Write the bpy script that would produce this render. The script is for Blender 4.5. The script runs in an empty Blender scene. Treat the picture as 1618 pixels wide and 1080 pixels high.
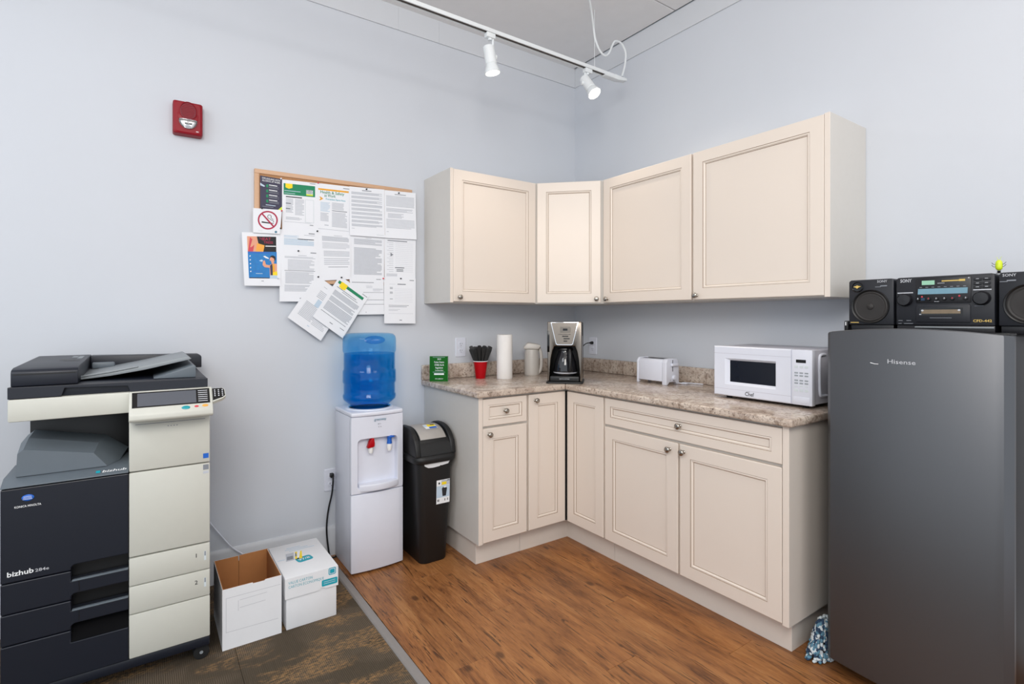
import bpy, bmesh, math, random
from mathutils import Vector, Matrix
random.seed(4)
R = math.radians
sc = bpy.context.scene
COL = sc.collection

# ------------------------------------------------------------------ camera, world, light, exposure
cam_d = bpy.data.cameras.new('camera')
cam = bpy.data.objects.new('camera', cam_d)
COL.objects.link(cam)
cam.location = (-2.6052, -2.9283, 1.2882)
cam.rotation_euler = (R(90), 0, R(-34.867))
cam_d.sensor_fit = 'HORIZONTAL'
cam_d.sensor_width = 36.0
cam_d.lens = 836.37 * 36.0 / 1618.0
cam_d.shift_x = 0.0
cam_d.shift_y = -(540.0 - 501.67) / 1618.0
cam_d.clip_start = 0.02
sc.camera = cam

sc.view_settings.view_transform = 'Standard'
sc.view_settings.look = 'None'
sc.view_settings.gamma = 1.0
sc.view_settings.use_curve_mapping = False
sc.view_settings.exposure = 0.42
sc.cycles.use_denoising = True
sc.cycles.max_bounces = 8
sc.cycles.diffuse_bounces = 5
sc.cycles.transmission_bounces = 8
sc.cycles.caustics_reflective = False
sc.cycles.caustics_refractive = False
sc.cycles.sample_clamp_indirect = 4.0

world = bpy.data.worlds.new('world')
sc.world = world
world.use_nodes = True
bg = world.node_tree.nodes['Background']
bg.inputs['Color'].default_value = (0.86, 0.93, 1.0, 1)
bg.inputs['Strength'].default_value = 0.95


def area_light(name, loc, target, sx, sy, power, color):
    d = bpy.data.lights.new(name, 'AREA')
    d.shape = 'RECTANGLE'
    d.size, d.size_y = sx, sy
    d.energy = power
    d.color = color
    o = bpy.data.objects.new(name, d)
    COL.objects.link(o)
    o.location = loc
    v = Vector(target) - Vector(loc)
    o.rotation_euler = v.to_track_quat('-Z', 'Y').to_euler()
    return o


area_light('offscreen_light', (-3.0, -3.3, 2.5), (-0.8, -0.2, 1.7), 1.1, 1.1, 34, (1.0, 0.955, 0.90))  # unseen key light added near the camera for bounced flash, below the ceiling
area_light('offscreen_light', (-4.2, -1.9, 3.0), (-3.6, -1.2, 0.0), 1.2, 1.2, 18, (0.93, 0.96, 1.0))  # added soft overhead light out of view, standing in for fluorescents
area_light('offscreen_light', (-1.2, -3.6, 3.0), (-1.0, -2.6, 0.0), 1.2, 1.2, 20, (1.0, 0.95, 0.89))  # another added overhead light out of view, warmer


# ------------------------------------------------------------------ materials
def lin(c):
    c = c / 255.0
    return c / 12.92 if c <= 0.04045 else ((c + 0.055) / 1.055) ** 2.4


def rgb(r, g, b):
    return (lin(r), lin(g), lin(b), 1.0)


MATS = {}


def mat(name, col, rough=0.5, metal=0.0, noise=0.06, nscale=30.0, bump=0.0, bscale=200.0, spec=None, stretch=None, coat=0.0, transmission=0.0, ior=None, emit=None, estr=0.0):
    if name in MATS:
        return MATS[name]
    m = bpy.data.materials.new(name)
    m.use_nodes = True
    nt = m.node_tree
    b = nt.nodes['Principled BSDF']
    b.inputs['Roughness'].default_value = rough
    b.inputs['Metallic'].default_value = metal
    if spec is not None:
        b.inputs['Specular IOR Level'].default_value = spec
    if coat:
        b.inputs['Coat Weight'].default_value = coat
        b.inputs['Coat Roughness'].default_value = 0.08
    if transmission:
        b.inputs['Transmission Weight'].default_value = transmission
    if ior:
        b.inputs['IOR'].default_value = ior
    c = rgb(*col)
    tc = nt.nodes.new('ShaderNodeTexCoord')
    mp = nt.nodes.new('ShaderNodeMapping')
    nt.links.new(tc.outputs['Object'], mp.inputs['Vector'])
    if stretch:
        mp.inputs['Scale'].default_value = stretch
    n = nt.nodes.new('ShaderNodeTexNoise')
    n.inputs['Scale'].default_value = nscale
    n.inputs['Detail'].default_value = 3
    nt.links.new(mp.outputs['Vector'], n.inputs['Vector'])
    mix = nt.nodes.new('ShaderNodeMix')
    mix.data_type = 'RGBA'
    mix.inputs[6].default_value = tuple(max(0, x * (1 - noise)) for x in c[:3]) + (1,)
    mix.inputs[7].default_value = tuple(min(1, x * (1 + noise)) for x in c[:3]) + (1,)
    nt.links.new(n.outputs['Fac'], mix.inputs[0])
    nt.links.new(mix.outputs[2], b.inputs['Base Color'])
    if bump:
        n2 = nt.nodes.new('ShaderNodeTexNoise')
        n2.inputs['Scale'].default_value = bscale
        n2.inputs['Detail'].default_value = 2
        nt.links.new(mp.outputs['Vector'], n2.inputs['Vector'])
        bp = nt.nodes.new('ShaderNodeBump')
        bp.inputs['Strength'].default_value = bump
        bp.inputs['Distance'].default_value = 0.002
        nt.links.new(n2.outputs['Fac'], bp.inputs['Height'])
        nt.links.new(bp.outputs['Normal'], b.inputs['Normal'])
    if emit:
        b.inputs['Emission Color'].default_value = rgb(*emit)
        b.inputs['Emission Strength'].default_value = estr
    MATS[name] = m
    return m


def ramp(nt, fac, stops):
    r = nt.nodes.new('ShaderNodeValToRGB')
    els = r.color_ramp.elements
    while len(els) < len(stops):
        els.new(0.5)
    for e, (p, c) in zip(els, stops):
        e.position = p
        e.color = c
    nt.links.new(fac, r.inputs['Fac'])
    return r.outputs['Color']


def mixc(nt, fac, a, b, blend='MIX'):
    m = nt.nodes.new('ShaderNodeMix')
    m.data_type = 'RGBA'
    m.blend_type = blend
    for sock, val in ((m.inputs[0], fac), (m.inputs[6], a), (m.inputs[7], b)):
        if hasattr(val, 'links') or hasattr(val, 'is_linked'):
            nt.links.new(val, sock)
        else:
            sock.default_value = val
    return m.outputs[2]


def noise_node(nt, vec, scale, detail=4, rough=0.55, dist=0.0):
    n = nt.nodes.new('ShaderNodeTexNoise')
    n.inputs['Scale'].default_value = scale
    n.inputs['Detail'].default_value = detail
    n.inputs['Roughness'].default_value = rough
    n.inputs['Distortion'].default_value = dist
    nt.links.new(vec, n.inputs['Vector'])
    return n.outputs['Fac']


def mapping(nt, vec, scale=(1, 1, 1), loc=None):
    m = nt.nodes.new('ShaderNodeMapping')
    m.inputs['Scale'].default_value = scale
    if loc is not None:
        nt.links.new(loc, m.inputs['Location'])
    nt.links.new(vec, m.inputs['Vector'])
    return m.outputs['Vector']


def math_node(nt, op, a, b=None):
    m = nt.nodes.new('ShaderNodeMath')
    m.operation = op
    for i, v in enumerate((a, b)):
        if v is None:
            continue
        if hasattr(v, 'is_linked'):
            nt.links.new(v, m.inputs[i])
        else:
            m.inputs[i].default_value = v
    return m.outputs[0]


def new_mat(name):
    m = bpy.data.materials.new(name)
    m.use_nodes = True
    MATS[name] = m
    return m, m.node_tree, m.node_tree.nodes['Principled BSDF']


def wood_floor():
    m, nt, b = new_mat('vinyl_plank')
    g = nt.nodes.new('ShaderNodeNewGeometry')
    oi = nt.nodes.new('ShaderNodeObjectInfo')
    off = nt.nodes.new('ShaderNodeVectorMath')
    off.operation = 'SCALE'
    off.inputs[0].default_value = (7.3, 31.7, 3.0)
    nt.links.new(oi.outputs['Random'], off.inputs['Scale'])
    pos = nt.nodes.new('ShaderNodeVectorMath')
    pos.operation = 'ADD'
    nt.links.new(g.outputs['Position'], pos.inputs[0])
    nt.links.new(off.outputs['Vector'], pos.inputs[1])
    P = pos.outputs['Vector']
    broad = noise_node(nt, mapping(nt, P, (9, 1.6, 1)), 1.6, 4, 0.6, 0.6)
    grain = noise_node(nt, mapping(nt, P, (62, 5.5, 1)), 1.6, 8, 0.72, 1.4)
    fine = noise_node(nt, mapping(nt, P, (230, 9, 1)), 1.5, 3, 0.6)
    s = math_node(nt, 'ADD', math_node(nt, 'MULTIPLY', broad, 0.55), math_node(nt, 'MULTIPLY', grain, 0.45))
    base = ramp(nt, s, [(0.36, rgb(92, 56, 30)), (0.43, rgb(136, 87, 48)), (0.52, rgb(164, 109, 62)), (0.64, rgb(188, 134, 82))])
    c = mixc(nt, math_node(nt, 'MULTIPLY', fine, 0.35), base, rgb(104, 62, 32))
    # dark mineral streaks
    st = noise_node(nt, mapping(nt, P, (44, 2.6, 1)), 1.2, 4, 0.6, 2.2)
    sm = ramp(nt, st, [(0.58, (0, 0, 0, 1)), (0.645, (1, 1, 1, 1))])
    c = mixc(nt, math_node(nt, 'MULTIPLY', sm, 0.75), c, rgb(48, 28, 16))
    # knots
    v = nt.nodes.new('ShaderNodeTexVoronoi')
    v.inputs['Scale'].default_value = 1.0
    v.voronoi_dimensions = '2D'
    nt.links.new(mapping(nt, P, (3.3, 2.0, 1)), v.inputs['Vector'])
    km = ramp(nt, v.outputs['Distance'], [(0.03, (1, 1, 1, 1)), (0.062, (0, 0, 0, 1))])
    kn = noise_node(nt, mapping(nt, P, (2.1, 1.7, 1)), 1.7, 1)
    km = math_node(nt, 'MULTIPLY', km, ramp(nt, kn, [(0.50, (0, 0, 0, 1)), (0.54, (1, 1, 1, 1))]))
    c = mixc(nt, math_node(nt, 'MULTIPLY', km, 0.65), c, rgb(48, 27, 15))
    tint = math_node(nt, 'ADD', 0.90, math_node(nt, 'MULTIPLY', oi.outputs['Random'], 0.18))
    hs = nt.nodes.new('ShaderNodeHueSaturation')
    nt.links.new(c, hs.inputs['Color'])
    nt.links.new(tint, hs.inputs['Value'])
    nt.links.new(hs.outputs['Color'], b.inputs['Base Color'])
    nt.links.new(math_node(nt, 'ADD', 0.34, math_node(nt, 'MULTIPLY', grain, 0.18)), b.inputs['Roughness'])
    bp = nt.nodes.new('ShaderNodeBump')
    bp.inputs['Strength'].default_value = 0.25
    bp.inputs['Distance'].default_value = 0.0012
    nt.links.new(grain, bp.inputs['Height'])
    nt.links.new(bp.outputs['Normal'], b.inputs['Normal'])
    return m


def carpet():
    m, nt, b = new_mat('carpet_tile')
    g = nt.nodes.new('ShaderNodeNewGeometry')
    P = g.outputs['Position']
    w = nt.nodes.new('ShaderNodeTexWave')
    w.inputs['Scale'].default_value = 48.0
    w.inputs['Distortion'].default_value = 1.2
    w.inputs['Detail'].default_value = 2
    nt.links.new(P, w.inputs['Vector'])
    rib = ramp(nt, w.outputs['Fac'], [(0.1, rgb(84, 74, 63)), (0.9, rgb(114, 101, 86))])
    area = noise_node(nt, mapping(nt, P, (2.6, 3.6, 1)), 1.3, 2, 0.5)
    am = ramp(nt, area, [(0.48, (0, 0, 0, 1)), (0.55, (1, 1, 1, 1))])
    c = mixc(nt, am, rib, rgb(87, 77, 65))
    fl = noise_node(nt, mapping(nt, P, (22, 60, 1)), 2.0, 5, 0.75, 0.6)
    fm = ramp(nt, fl, [(0.46, (0, 0, 0, 1)), (0.56, (1, 1, 1, 1))])
    wh = noise_node(nt, mapping(nt, P, (2.0, 5.2, 1)), 1.4, 3, 0.6, 0.5)
    wm = ramp(nt, wh, [(0.49, (0, 0, 0, 1)), (0.57, (1, 1, 1, 1))])
    c = mixc(nt, math_node(nt, 'MULTIPLY', math_node(nt, 'MULTIPLY', fm, wm), 0.75), c, rgb(172, 134, 92))
    pile = noise_node(nt, P, 420.0, 2, 0.6)
    c = mixc(nt, math_node(nt, 'MULTIPLY', pile, 0.3), c, rgb(66, 58, 50))
    nt.links.new(c, b.inputs['Base Color'])
    b.inputs['Roughness'].default_value = 0.95
    b.inputs['Specular IOR Level'].default_value = 0.1
    bp = nt.nodes.new('ShaderNodeBump')
    bp.inputs['Strength'].default_value = 0.8
    bp.inputs['Distance'].default_value = 0.003
    nt.links.new(math_node(nt, 'ADD', pile, math_node(nt, 'MULTIPLY', w.outputs['Fac'], 0.5)), bp.inputs['Height'])
    nt.links.new(bp.outputs['Normal'], b.inputs['Normal'])
    return m


def granite():
    m, nt, b = new_mat('granite_laminate')
    g = nt.nodes.new('ShaderNodeNewGeometry')
    P = g.outputs['Position']
    big = noise_node(nt, P, 9.0, 5, 0.6, 0.6)
    c = ramp(nt, big, [(0.32, rgb(164, 146, 133)), (0.5, rgb(196, 180, 166)), (0.68, rgb(214, 202, 189))])
    mid = noise_node(nt, P, 48.0, 5, 0.65, 0.4)
    mm = ramp(nt, mid, [(0.50, (0, 0, 0, 1)), (0.64, (1, 1, 1, 1))])
    c = mixc(nt, math_node(nt, 'MULTIPLY', mm, 0.7), c, rgb(116, 94, 78))
    sp = noise_node(nt, P, 95.0, 3, 0.6, 0.2)
    sm = ramp(nt, sp, [(0.60, (0, 0, 0, 1)), (0.68, (1, 1, 1, 1))])
    c = mixc(nt, math_node(nt, 'MULTIPLY', sm, 0.75), c, rgb(84, 70, 62))
    lg = noise_node(nt, P, 70.0, 3, 0.6, 0.2)
    lm = ramp(nt, lg, [(0.60, (0, 0, 0, 1)), (0.70, (1, 1, 1, 1))])
    c = mixc(nt, math_node(nt, 'MULTIPLY', lm, 0.6), c, rgb(222, 212, 200))
    nt.links.new(c, b.inputs['Base Color'])
    b.inputs['Roughness'].default_value = 0.17
    return m


M = {}
M['wall'] = mat('wall_paint', (204, 208, 215), 0.75, noise=0.015, nscale=3, bump=0.06, bscale=350)
M['trim'] = mat('trim_paint', (206, 209, 214), 0.6, noise=0.02, nscale=6)
M['fascia'] = mat('fascia_paint', (205, 208, 213), 0.7, noise=0.02, nscale=6)
M['ceil'] = mat('ceiling_panel', (232, 231, 231), 0.85, noise=0.03, nscale=12, bump=0.1, bscale=300)
M['wood'] = wood_floor()
M['carpet'] = carpet()
M['granite'] = granite()
M['strip'] = mat('transition_strip', (138, 133, 130), 0.55, noise=0.06)
M['dark'] = mat('dark_gap', (22, 21, 21), 0.9)
M['cream'] = mat('cream_lacquer', (225, 214, 203), 0.36, noise=0.015, nscale=4, bump=0.02, bscale=60)
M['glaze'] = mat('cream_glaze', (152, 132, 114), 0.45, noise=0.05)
M['carcass'] = mat('carcass_laminate', (205, 201, 195), 0.5, noise=0.02)
M['kick'] = mat('kick_laminate', (216, 208, 199), 0.5, noise=0.02)
M['nickel'] = mat('brushed_nickel', (168, 162, 154), 0.26, 1.0, noise=0.04)
M['white'] = mat('white_plastic', (218, 221, 232), 0.32, noise=0.015)
M['whitem'] = mat('white_matt', (232, 232, 230), 0.7, noise=0.03)
M['offwhite'] = mat('offwhite_plastic', (200, 200, 191), 0.42, noise=0.02, bump=0.02)
M['navy'] = mat('navy_plastic', (19, 24, 36), 0.42, noise=0.06, bump=0.05, bscale=500)
M['black'] = mat('black_plastic', (13, 13, 15), 0.42, noise=0.08, bump=0.05, bscale=500)
M['blackg'] = mat('black_gloss', (10, 10, 12), 0.10, noise=0.05)
M['slate'] = mat('slate_plastic', (98, 107, 115), 0.45, noise=0.04, bump=0.03)
M['greyp'] = mat('grey_plastic', (140, 146, 150), 0.45, noise=0.04)
M['screen'] = mat('panel_screen', (88, 91, 99), 0.22, noise=0.03)
M['rubber'] = mat('rubber', (18, 18, 19), 0.7)
M['teal'] = mat('teal_print', (20, 160, 178), 0.5, noise=0.03)
M['tealb'] = mat('teal_button', (16, 148, 160), 0.35)
M['redb'] = mat('red_print', (205, 60, 75), 0.45)
M['orangeb'] = mat('orange_print', (240, 165, 60), 0.5)
M['blue'] = mat('blue_print', (25, 95, 190), 0.4)
M['ink'] = mat('black_ink', (34, 34, 38), 0.7)
M['inkg'] = mat('grey_ink', (188, 192, 200), 0.8)
M['inkm'] = mat('mid_grey_ink', (132, 136, 144), 0.8)
M['inkb'] = mat('pale_blue_ink', (190, 208, 224), 0.8)
M['paper'] = mat('paper', (233, 235, 240), 0.85, noise=0.015, nscale=15)
M['whiteink'] = mat('white_ink', (236, 238, 240), 0.6)
M['card'] = mat('white_carton', (228, 229, 232), 0.75, noise=0.03, nscale=14, bump=0.12, bscale=40)
M['kraft'] = mat('kraft_board', (172, 116, 68), 0.85, noise=0.07, nscale=30, stretch=(1, 6, 1))
M['creaseink'] = mat('carton_crease', (196, 197, 202), 0.8)
M['cork'] = mat('cork', (178, 132, 92), 0.9, noise=0.25, nscale=220, bump=0.3)
M['oak'] = mat('oak_frame', (205, 165, 132), 0.5, noise=0.1, nscale=20, stretch=(2, 30, 30))
M['green'] = mat('green_cover', (2, 94, 14), 0.45, noise=0.04, spec=0.2)
M['gprint'] = mat('green_print', (10, 130, 88), 0.6)
M['yprint'] = mat('yellow_print', (246, 216, 30), 0.6)
M['oprint'] = mat('orange_band', (232, 164, 34), 0.6)
M['dpurple'] = mat('indigo_print', (42, 38, 68), 0.45, noise=0.15, nscale=20)
M['crimson'] = mat('crimson_print', (172, 28, 70), 0.6)
M['bprint'] = mat('ocean_print', (16, 120, 190), 0.5, noise=0.18, nscale=40)
M['skin'] = mat('skin_print', (226, 160, 130), 0.6)
M['red'] = mat('red_plastic', (174, 0, 16), 0.36, noise=0.04, spec=0.25)
M['alarm'] = mat('alarm_red', (140, 16, 32), 0.42, noise=0.05, spec=0.3)
M['alarmg'] = mat('alarm_grille', (122, 36, 50), 0.55)
M['chrome'] = mat('chrome', (215, 215, 218), 0.08, 1.0, noise=0.02)
M['steel'] = mat('brushed_steel', (126, 118, 110), 0.24, 1.0, noise=0.06, nscale=20, stretch=(2, 2, 60))
M['fridge'] = mat('fridge_steel', (98, 99, 102), 0.42, 0.92, noise=0.025, nscale=30, stretch=(40, 40, 1))
M['fridgedge'] = mat('fridge_edge_highlight', (118, 114, 113), 0.36, 0.9, noise=0.02)  # paler copy of the door steel, for the highlight along its edges
M['lensw'] = mat('strobe_lens', (236, 240, 242), 0.04, noise=0.0, transmission=0.85, ior=1.45)
M['towel'] = mat('paper_towel', (234, 231, 228), 0.95, noise=0.02, bump=0.3, bscale=160)
M['kettle'] = mat('kettle_white', (214, 209, 202), 0.35, noise=0.02)
M['carafe'] = mat('smoked_glass', (30, 30, 34), 0.05, noise=0.0, spec=0.7)
M['spk'] = mat('speaker_cone', (38, 35, 34), 0.6, noise=0.1)
M['radio'] = mat('radio_plastic', (26, 28, 35), 0.5, noise=0.06, bump=0.05, bscale=500)
M['radiod'] = mat('radio_dark', (18, 17, 22), 0.35, noise=0.08)
M['lcd'] = mat('lcd_green', (150, 200, 172), 0.3)
M['dial'] = mat('tuner_dial', (112, 152, 170), 0.3, noise=0.08, nscale=80)
M['gold'] = mat('gold_print', (212, 180, 96), 0.45)
M['tape'] = mat('cassette_amber', (122, 106, 84), 0.3, noise=0.2, nscale=60)
M['silver'] = mat('silver_print', (190, 192, 198), 0.4)
M['lime'] = mat('lime_plastic', (206, 226, 40), 0.4)
M['lamp'] = mat('lamp_lens', (255, 250, 240), 0.4, emit=(255, 244, 228), estr=6.0)
M['lampw'] = mat('lamp_white', (226, 230, 232), 0.4, noise=0.02)
M['slot'] = mat('track_slot', (70, 62, 56), 0.5)
M['mopa'] = mat('mop_navy', (44, 66, 92), 0.95)
M['mopb'] = mat('mop_white', (206, 216, 220), 0.95)
M['mopc'] = mat('mop_teal', (92, 134, 156), 0.95)
M['bin'] = mat('bin_black', (15, 15, 16), 0.5, noise=0.06, bump=0.1, bscale=600)
M['bag'] = mat('bin_bag', (224, 226, 228), 0.45)
M['matte'] = mat('matte_black', (12, 12, 14), 0.9, spec=0.1)
M['satin'] = mat('satin_silver', (168, 163, 158), 0.45, 0.1, noise=0.03)
M['mwside'] = mat('microwave_side', (188, 188, 198), 0.45)
M['mwwin'] = mat('microwave_window', (26, 30, 40), 0.16, noise=0.03)
M['keys'] = mat('key_grey', (150, 158, 164), 0.5)
M['keypale'] = mat('key_pale', (208, 216, 220), 0.5)
M['warm'] = mat('amber_sticker', (236, 150, 140), 0.5)


def clear_mat(name, tint, refr, gloss_rough):
    """tinted clear plastic or water: light passes through, some of it bent, with a surface reflection"""
    m = bpy.data.materials.new(name)
    m.use_nodes = True
    nt = m.node_tree
    nt.nodes.remove(nt.nodes['Principled BSDF'])
    out = nt.nodes['Material Output']
    tc = nt.nodes.new('ShaderNodeTexCoord')
    f = noise_node(nt, tc.outputs['Object'], 14.0, 2)
    col = mixc(nt, f, tuple(x * 0.94 for x in tint) + (1,), tuple(min(1, x * 1.06) for x in tint) + (1,))
    tr = nt.nodes.new('ShaderNodeBsdfTransparent')
    rf = nt.nodes.new('ShaderNodeBsdfRefraction')
    rf.inputs['IOR'].default_value = 1.33
    rf.inputs['Roughness'].default_value = 0.02
    gl = nt.nodes.new('ShaderNodeBsdfGlossy')
    gl.inputs['Roughness'].default_value = gloss_rough
    nt.links.new(col, tr.inputs['Color'])
    nt.links.new(col, rf.inputs['Color'])
    m1 = nt.nodes.new('ShaderNodeMixShader')
    m1.inputs[0].default_value = refr
    nt.links.new(tr.outputs[0], m1.inputs[1])
    nt.links.new(rf.outputs[0], m1.inputs[2])
    lw = nt.nodes.new('ShaderNodeLayerWeight')
    lw.inputs['Blend'].default_value = 0.5
    fr = math_node(nt, 'ADD', 0.02, math_node(nt, 'MULTIPLY', math_node(nt, 'POWER', lw.outputs['Facing'], 4.0), 0.45))
    m2 = nt.nodes.new('ShaderNodeMixShader')
    nt.links.new(fr, m2.inputs[0])
    nt.links.new(m1.outputs[0], m2.inputs[1])
    nt.links.new(gl.outputs[0], m2.inputs[2])
    nt.links.new(m2.outputs[0], out.inputs['Surface'])
    M[name] = m


clear_mat('bottle', (0.50, 0.78, 0.99), 0.0, 0.06)
clear_mat('water', (0.24, 0.78, 0.96), 0.05, 0.05)

# ------------------------------------------------------------------ mesh building
OFF = {}


class MB:
    """collects shapes in world (or local) coordinates, links them as one mesh object"""

    def __init__(s, xf=None):
        s.v, s.f, s.m = [], [], []
        s.mats = []
        s.xf = xf

    def mi(s, m):
        m = M[m] if isinstance(m, str) else m
        if m not in s.mats:
            s.mats.append(m)
        return s.mats.index(m)

    def add(s, vs, fs, m):
        k = s.mi(m)
        o = len(s.v)
        for p in vs:
            p = Vector(p)
            s.v.append(s.xf @ p if s.xf else p)
        for q in fs:
            s.f.append([i + o for i in q])
            s.m.append(k)
        return s

    def bm(s, b, m):
        b.verts.index_update()
        s.add([v.co.copy() for v in b.verts], [[v.index for v in f.verts] for f in b.faces], m)
        b.free()
        return s

    def box(s, a, b, m, bev=0.0, seg=2):
        lo = [min(a[i], b[i]) for i in range(3)]
        hi = [max(a[i], b[i]) for i in range(3)]
        x0, y0, z0 = lo
        x1, y1, z1 = hi
        vs = [(x0, y0, z0), (x1, y0, z0), (x1, y1, z0), (x0, y1, z0), (x0, y0, z1), (x1, y0, z1), (x1, y1, z1), (x0, y1, z1)]
        fs = [(0, 3, 2, 1), (4, 5, 6, 7), (0, 1, 5, 4), (1, 2, 6, 5), (2, 3, 7, 6), (3, 0, 4, 7)]
        if bev <= 0:
            return s.add(vs, fs, m)
        b_ = bmesh.new()
        vv = [b_.verts.new(p) for p in vs]
        for q in fs:
            b_.faces.new([vv[i] for i in q])
        bev = min(bev, 0.45 * min(x1 - x0, y1 - y0, z1 - z0))
        bmesh.ops.bevel(b_, geom=list(b_.edges), offset=bev, segments=seg, profile=0.5, affect='EDGES')
        return s.bm(b_, m)

    def prism(s, poly, m, axis='z', a=0.0, b=1.0, bev=0.0, seg=2):
        """polygon (2-D) extruded from a to b along axis; 2-D coordinates are the other two axes in order"""
        def P(p, t):
            if axis == 'z':
                return (p[0], p[1], t)
            if axis == 'y':
                return (p[0], t, p[1])
            return (t, p[0], p[1])
        b_ = bmesh.new()
        v0 = [b_.verts.new(P(p, a)) for p in poly]
        v1 = [b_.verts.new(P(p, b)) for p in poly]
        n = len(poly)
        b_.faces.new(v0)
        b_.faces.new(v1[::-1])
        for i in range(n):
            b_.faces.new((v0[i], v0[(i + 1) % n], v1[(i + 1) % n], v1[i]))
        bmesh.ops.recalc_face_normals(b_, faces=b_.faces)
        if bev > 0:
            ed = [e for e in b_.edges if len(e.link_faces) == 2 and e.calc_face_angle(0) > R(28)]
            bmesh.ops.bevel(b_, geom=ed, offset=bev, segments=seg, profile=0.5, affect='EDGES')
        return s.bm(b_, m)

    def loft(s, rings, m, cap0=True, cap1=True, closed=True):
        n = len(rings[0])
        vs = [p for r in rings for p in r]
        fs = []
        for k in range(len(rings) - 1):
            for i in range(n if closed else n - 1):
                j = (i + 1) % n
                fs.append((k * n + i, k * n + j, (k + 1) * n + j, (k + 1) * n + i))
        if cap0:
            fs.append(tuple(range(n))[::-1])
        if cap1:
            fs.append(tuple(range((len(rings) - 1) * n, len(rings) * n)))
        return s.add(vs, fs, m)

    def lathe(s, prof, c, m, n=28, cap0=True, cap1=True, ax=None, sx=1.0, sy=1.0):
        """profile of (radius, height) turned about the axis through c"""
        q = Vector(ax).normalized().to_track_quat('Z', 'Y') if ax is not None else None
        rings = []
        for r, h in prof:
            ring = []
            for i in range(n):
                t = 2 * math.pi * i / n
                p = Vector((r * sx * math.cos(t), r * sy * math.sin(t), h))
                if q:
                    p = q @ p
                ring.append(p + Vector(c))
            rings.append(ring)
        return s.loft(rings, m, cap0, cap1)

    def cyl(s, p0, p1, r0, m, r1=None, n=16):
        p0, p1 = Vector(p0), Vector(p1)
        d = p1 - p0
        return s.lathe([(r0, 0), (r0 if r1 is None else r1, d.length)], p0, m, n, ax=d)

    def tube(s, pts, r, m, n=8, smooth=4):
        P = [Vector(p) for p in pts]
        if smooth and len(P) > 2:
            Q = []
            E = [P[0] * 2 - P[1]] + P + [P[-1] * 2 - P[-2]]
            for i in range(1, len(E) - 2):
                for k in range(smooth):
                    t = k / smooth
                    a, b, c, d = E[i - 1], E[i], E[i + 1], E[i + 2]
                    Q.append(0.5 * ((2 * b) + (c - a) * t + (2 * a - 5 * b + 4 * c - d) * t * t + (3 * b - a - 3 * c + d) * t ** 3))
            Q.append(P[-1])
            P = Q
        rings = []
        up = Vector((0, 0, 1))
        for i, p in enumerate(P):
            t = (P[min(i + 1, len(P) - 1)] - P[max(i - 1, 0)]).normalized()
            if abs(t.dot(up)) > 0.95:
                up = Vector((1, 0, 0)) if abs(t.x) < 0.9 else Vector((0, 1, 0))
            a = t.cross(up).normalized()
            b = a.cross(t).normalized()
            up = b
            rr = r[i * len(r) // len(P)] if isinstance(r, (list, tuple)) else r
            rings.append([p + a * rr * math.cos(2 * math.pi * k / n) + b * rr * math.sin(2 * math.pi * k / n) for k in range(n)])
        return s.loft(rings, m)

    def ring_panel(s, frames, mats):
        """concentric rings of points lofted one after another with a material per band, last ring capped"""
        n = len(frames[0])
        for k in range(len(frames) - 1):
            vs = frames[k] + frames[k + 1]
            s.add(vs, [(i, (i + 1) % n, n + (i + 1) % n, n + i) for i in range(n)], mats[k])
        s.add(frames[-1], [tuple(range(n))], mats[-1])
        return s

    def build(s, name, parent=None, angle=32, recalc=True, local=False, weld=False):
        me = bpy.data.meshes.new(name)
        off = OFF.get(parent.name, Vector((0, 0, 0))) if (parent and not local) else Vector((0, 0, 0))
        me.from_pydata([tuple(v - off) for v in s.v], [], s.f)
        me.polygons.foreach_set('material_index', s.m)
        for m in s.mats:
            me.materials.append(m)
        if recalc or weld:
            b = bmesh.new()
            b.from_mesh(me)
            if weld:
                bmesh.ops.remove_doubles(b, verts=b.verts, dist=1e-5)
            bmesh.ops.recalc_face_normals(b, faces=b.faces)
            b.to_mesh(me)
            b.free()
        me.polygons.foreach_set('use_smooth', [True] * len(me.polygons))
        me.set_sharp_from_angle(angle=R(angle))
        me.update()
        o = bpy.data.objects.new(name, me)
        COL.objects.link(o)
        if parent:
            o.parent = parent
            OFF[o.name] = off
        return o


def thing(name, label, cat, loc, group=None, rotz=0.0):
    o = bpy.data.objects.new(name, None)
    o.empty_display_size = 0.05
    COL.objects.link(o)
    o.location = loc
    o.rotation_euler = (0, 0, rotz)
    o['label'] = label
    o['category'] = cat
    if group:
        o['group'] = group
    OFF[o.name] = Vector(loc) if rotz == 0.0 else Vector((0, 0, 0))
    return o


def tag(o, label, cat, group=None):
    o['label'] = label
    o['category'] = cat
    if group:
        o['group'] = group
    return o


def struct(o):
    o['kind'] = 'structure'
    return o


def rrect(w, h, r, n=5):
    """rounded rectangle centred on 0, anticlockwise"""
    out = []
    for cx, cy, a0 in ((w / 2 - r, h / 2 - r, 0), (-w / 2 + r, h / 2 - r, 90), (-w / 2 + r, -h / 2 + r, 180), (w / 2 - r, -h / 2 + r, 270)):
        for i in range(n + 1):
            a = R(a0 + 90 * i / n)
            out.append((cx + r * math.cos(a), cy + r * math.sin(a)))
    return out


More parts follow.
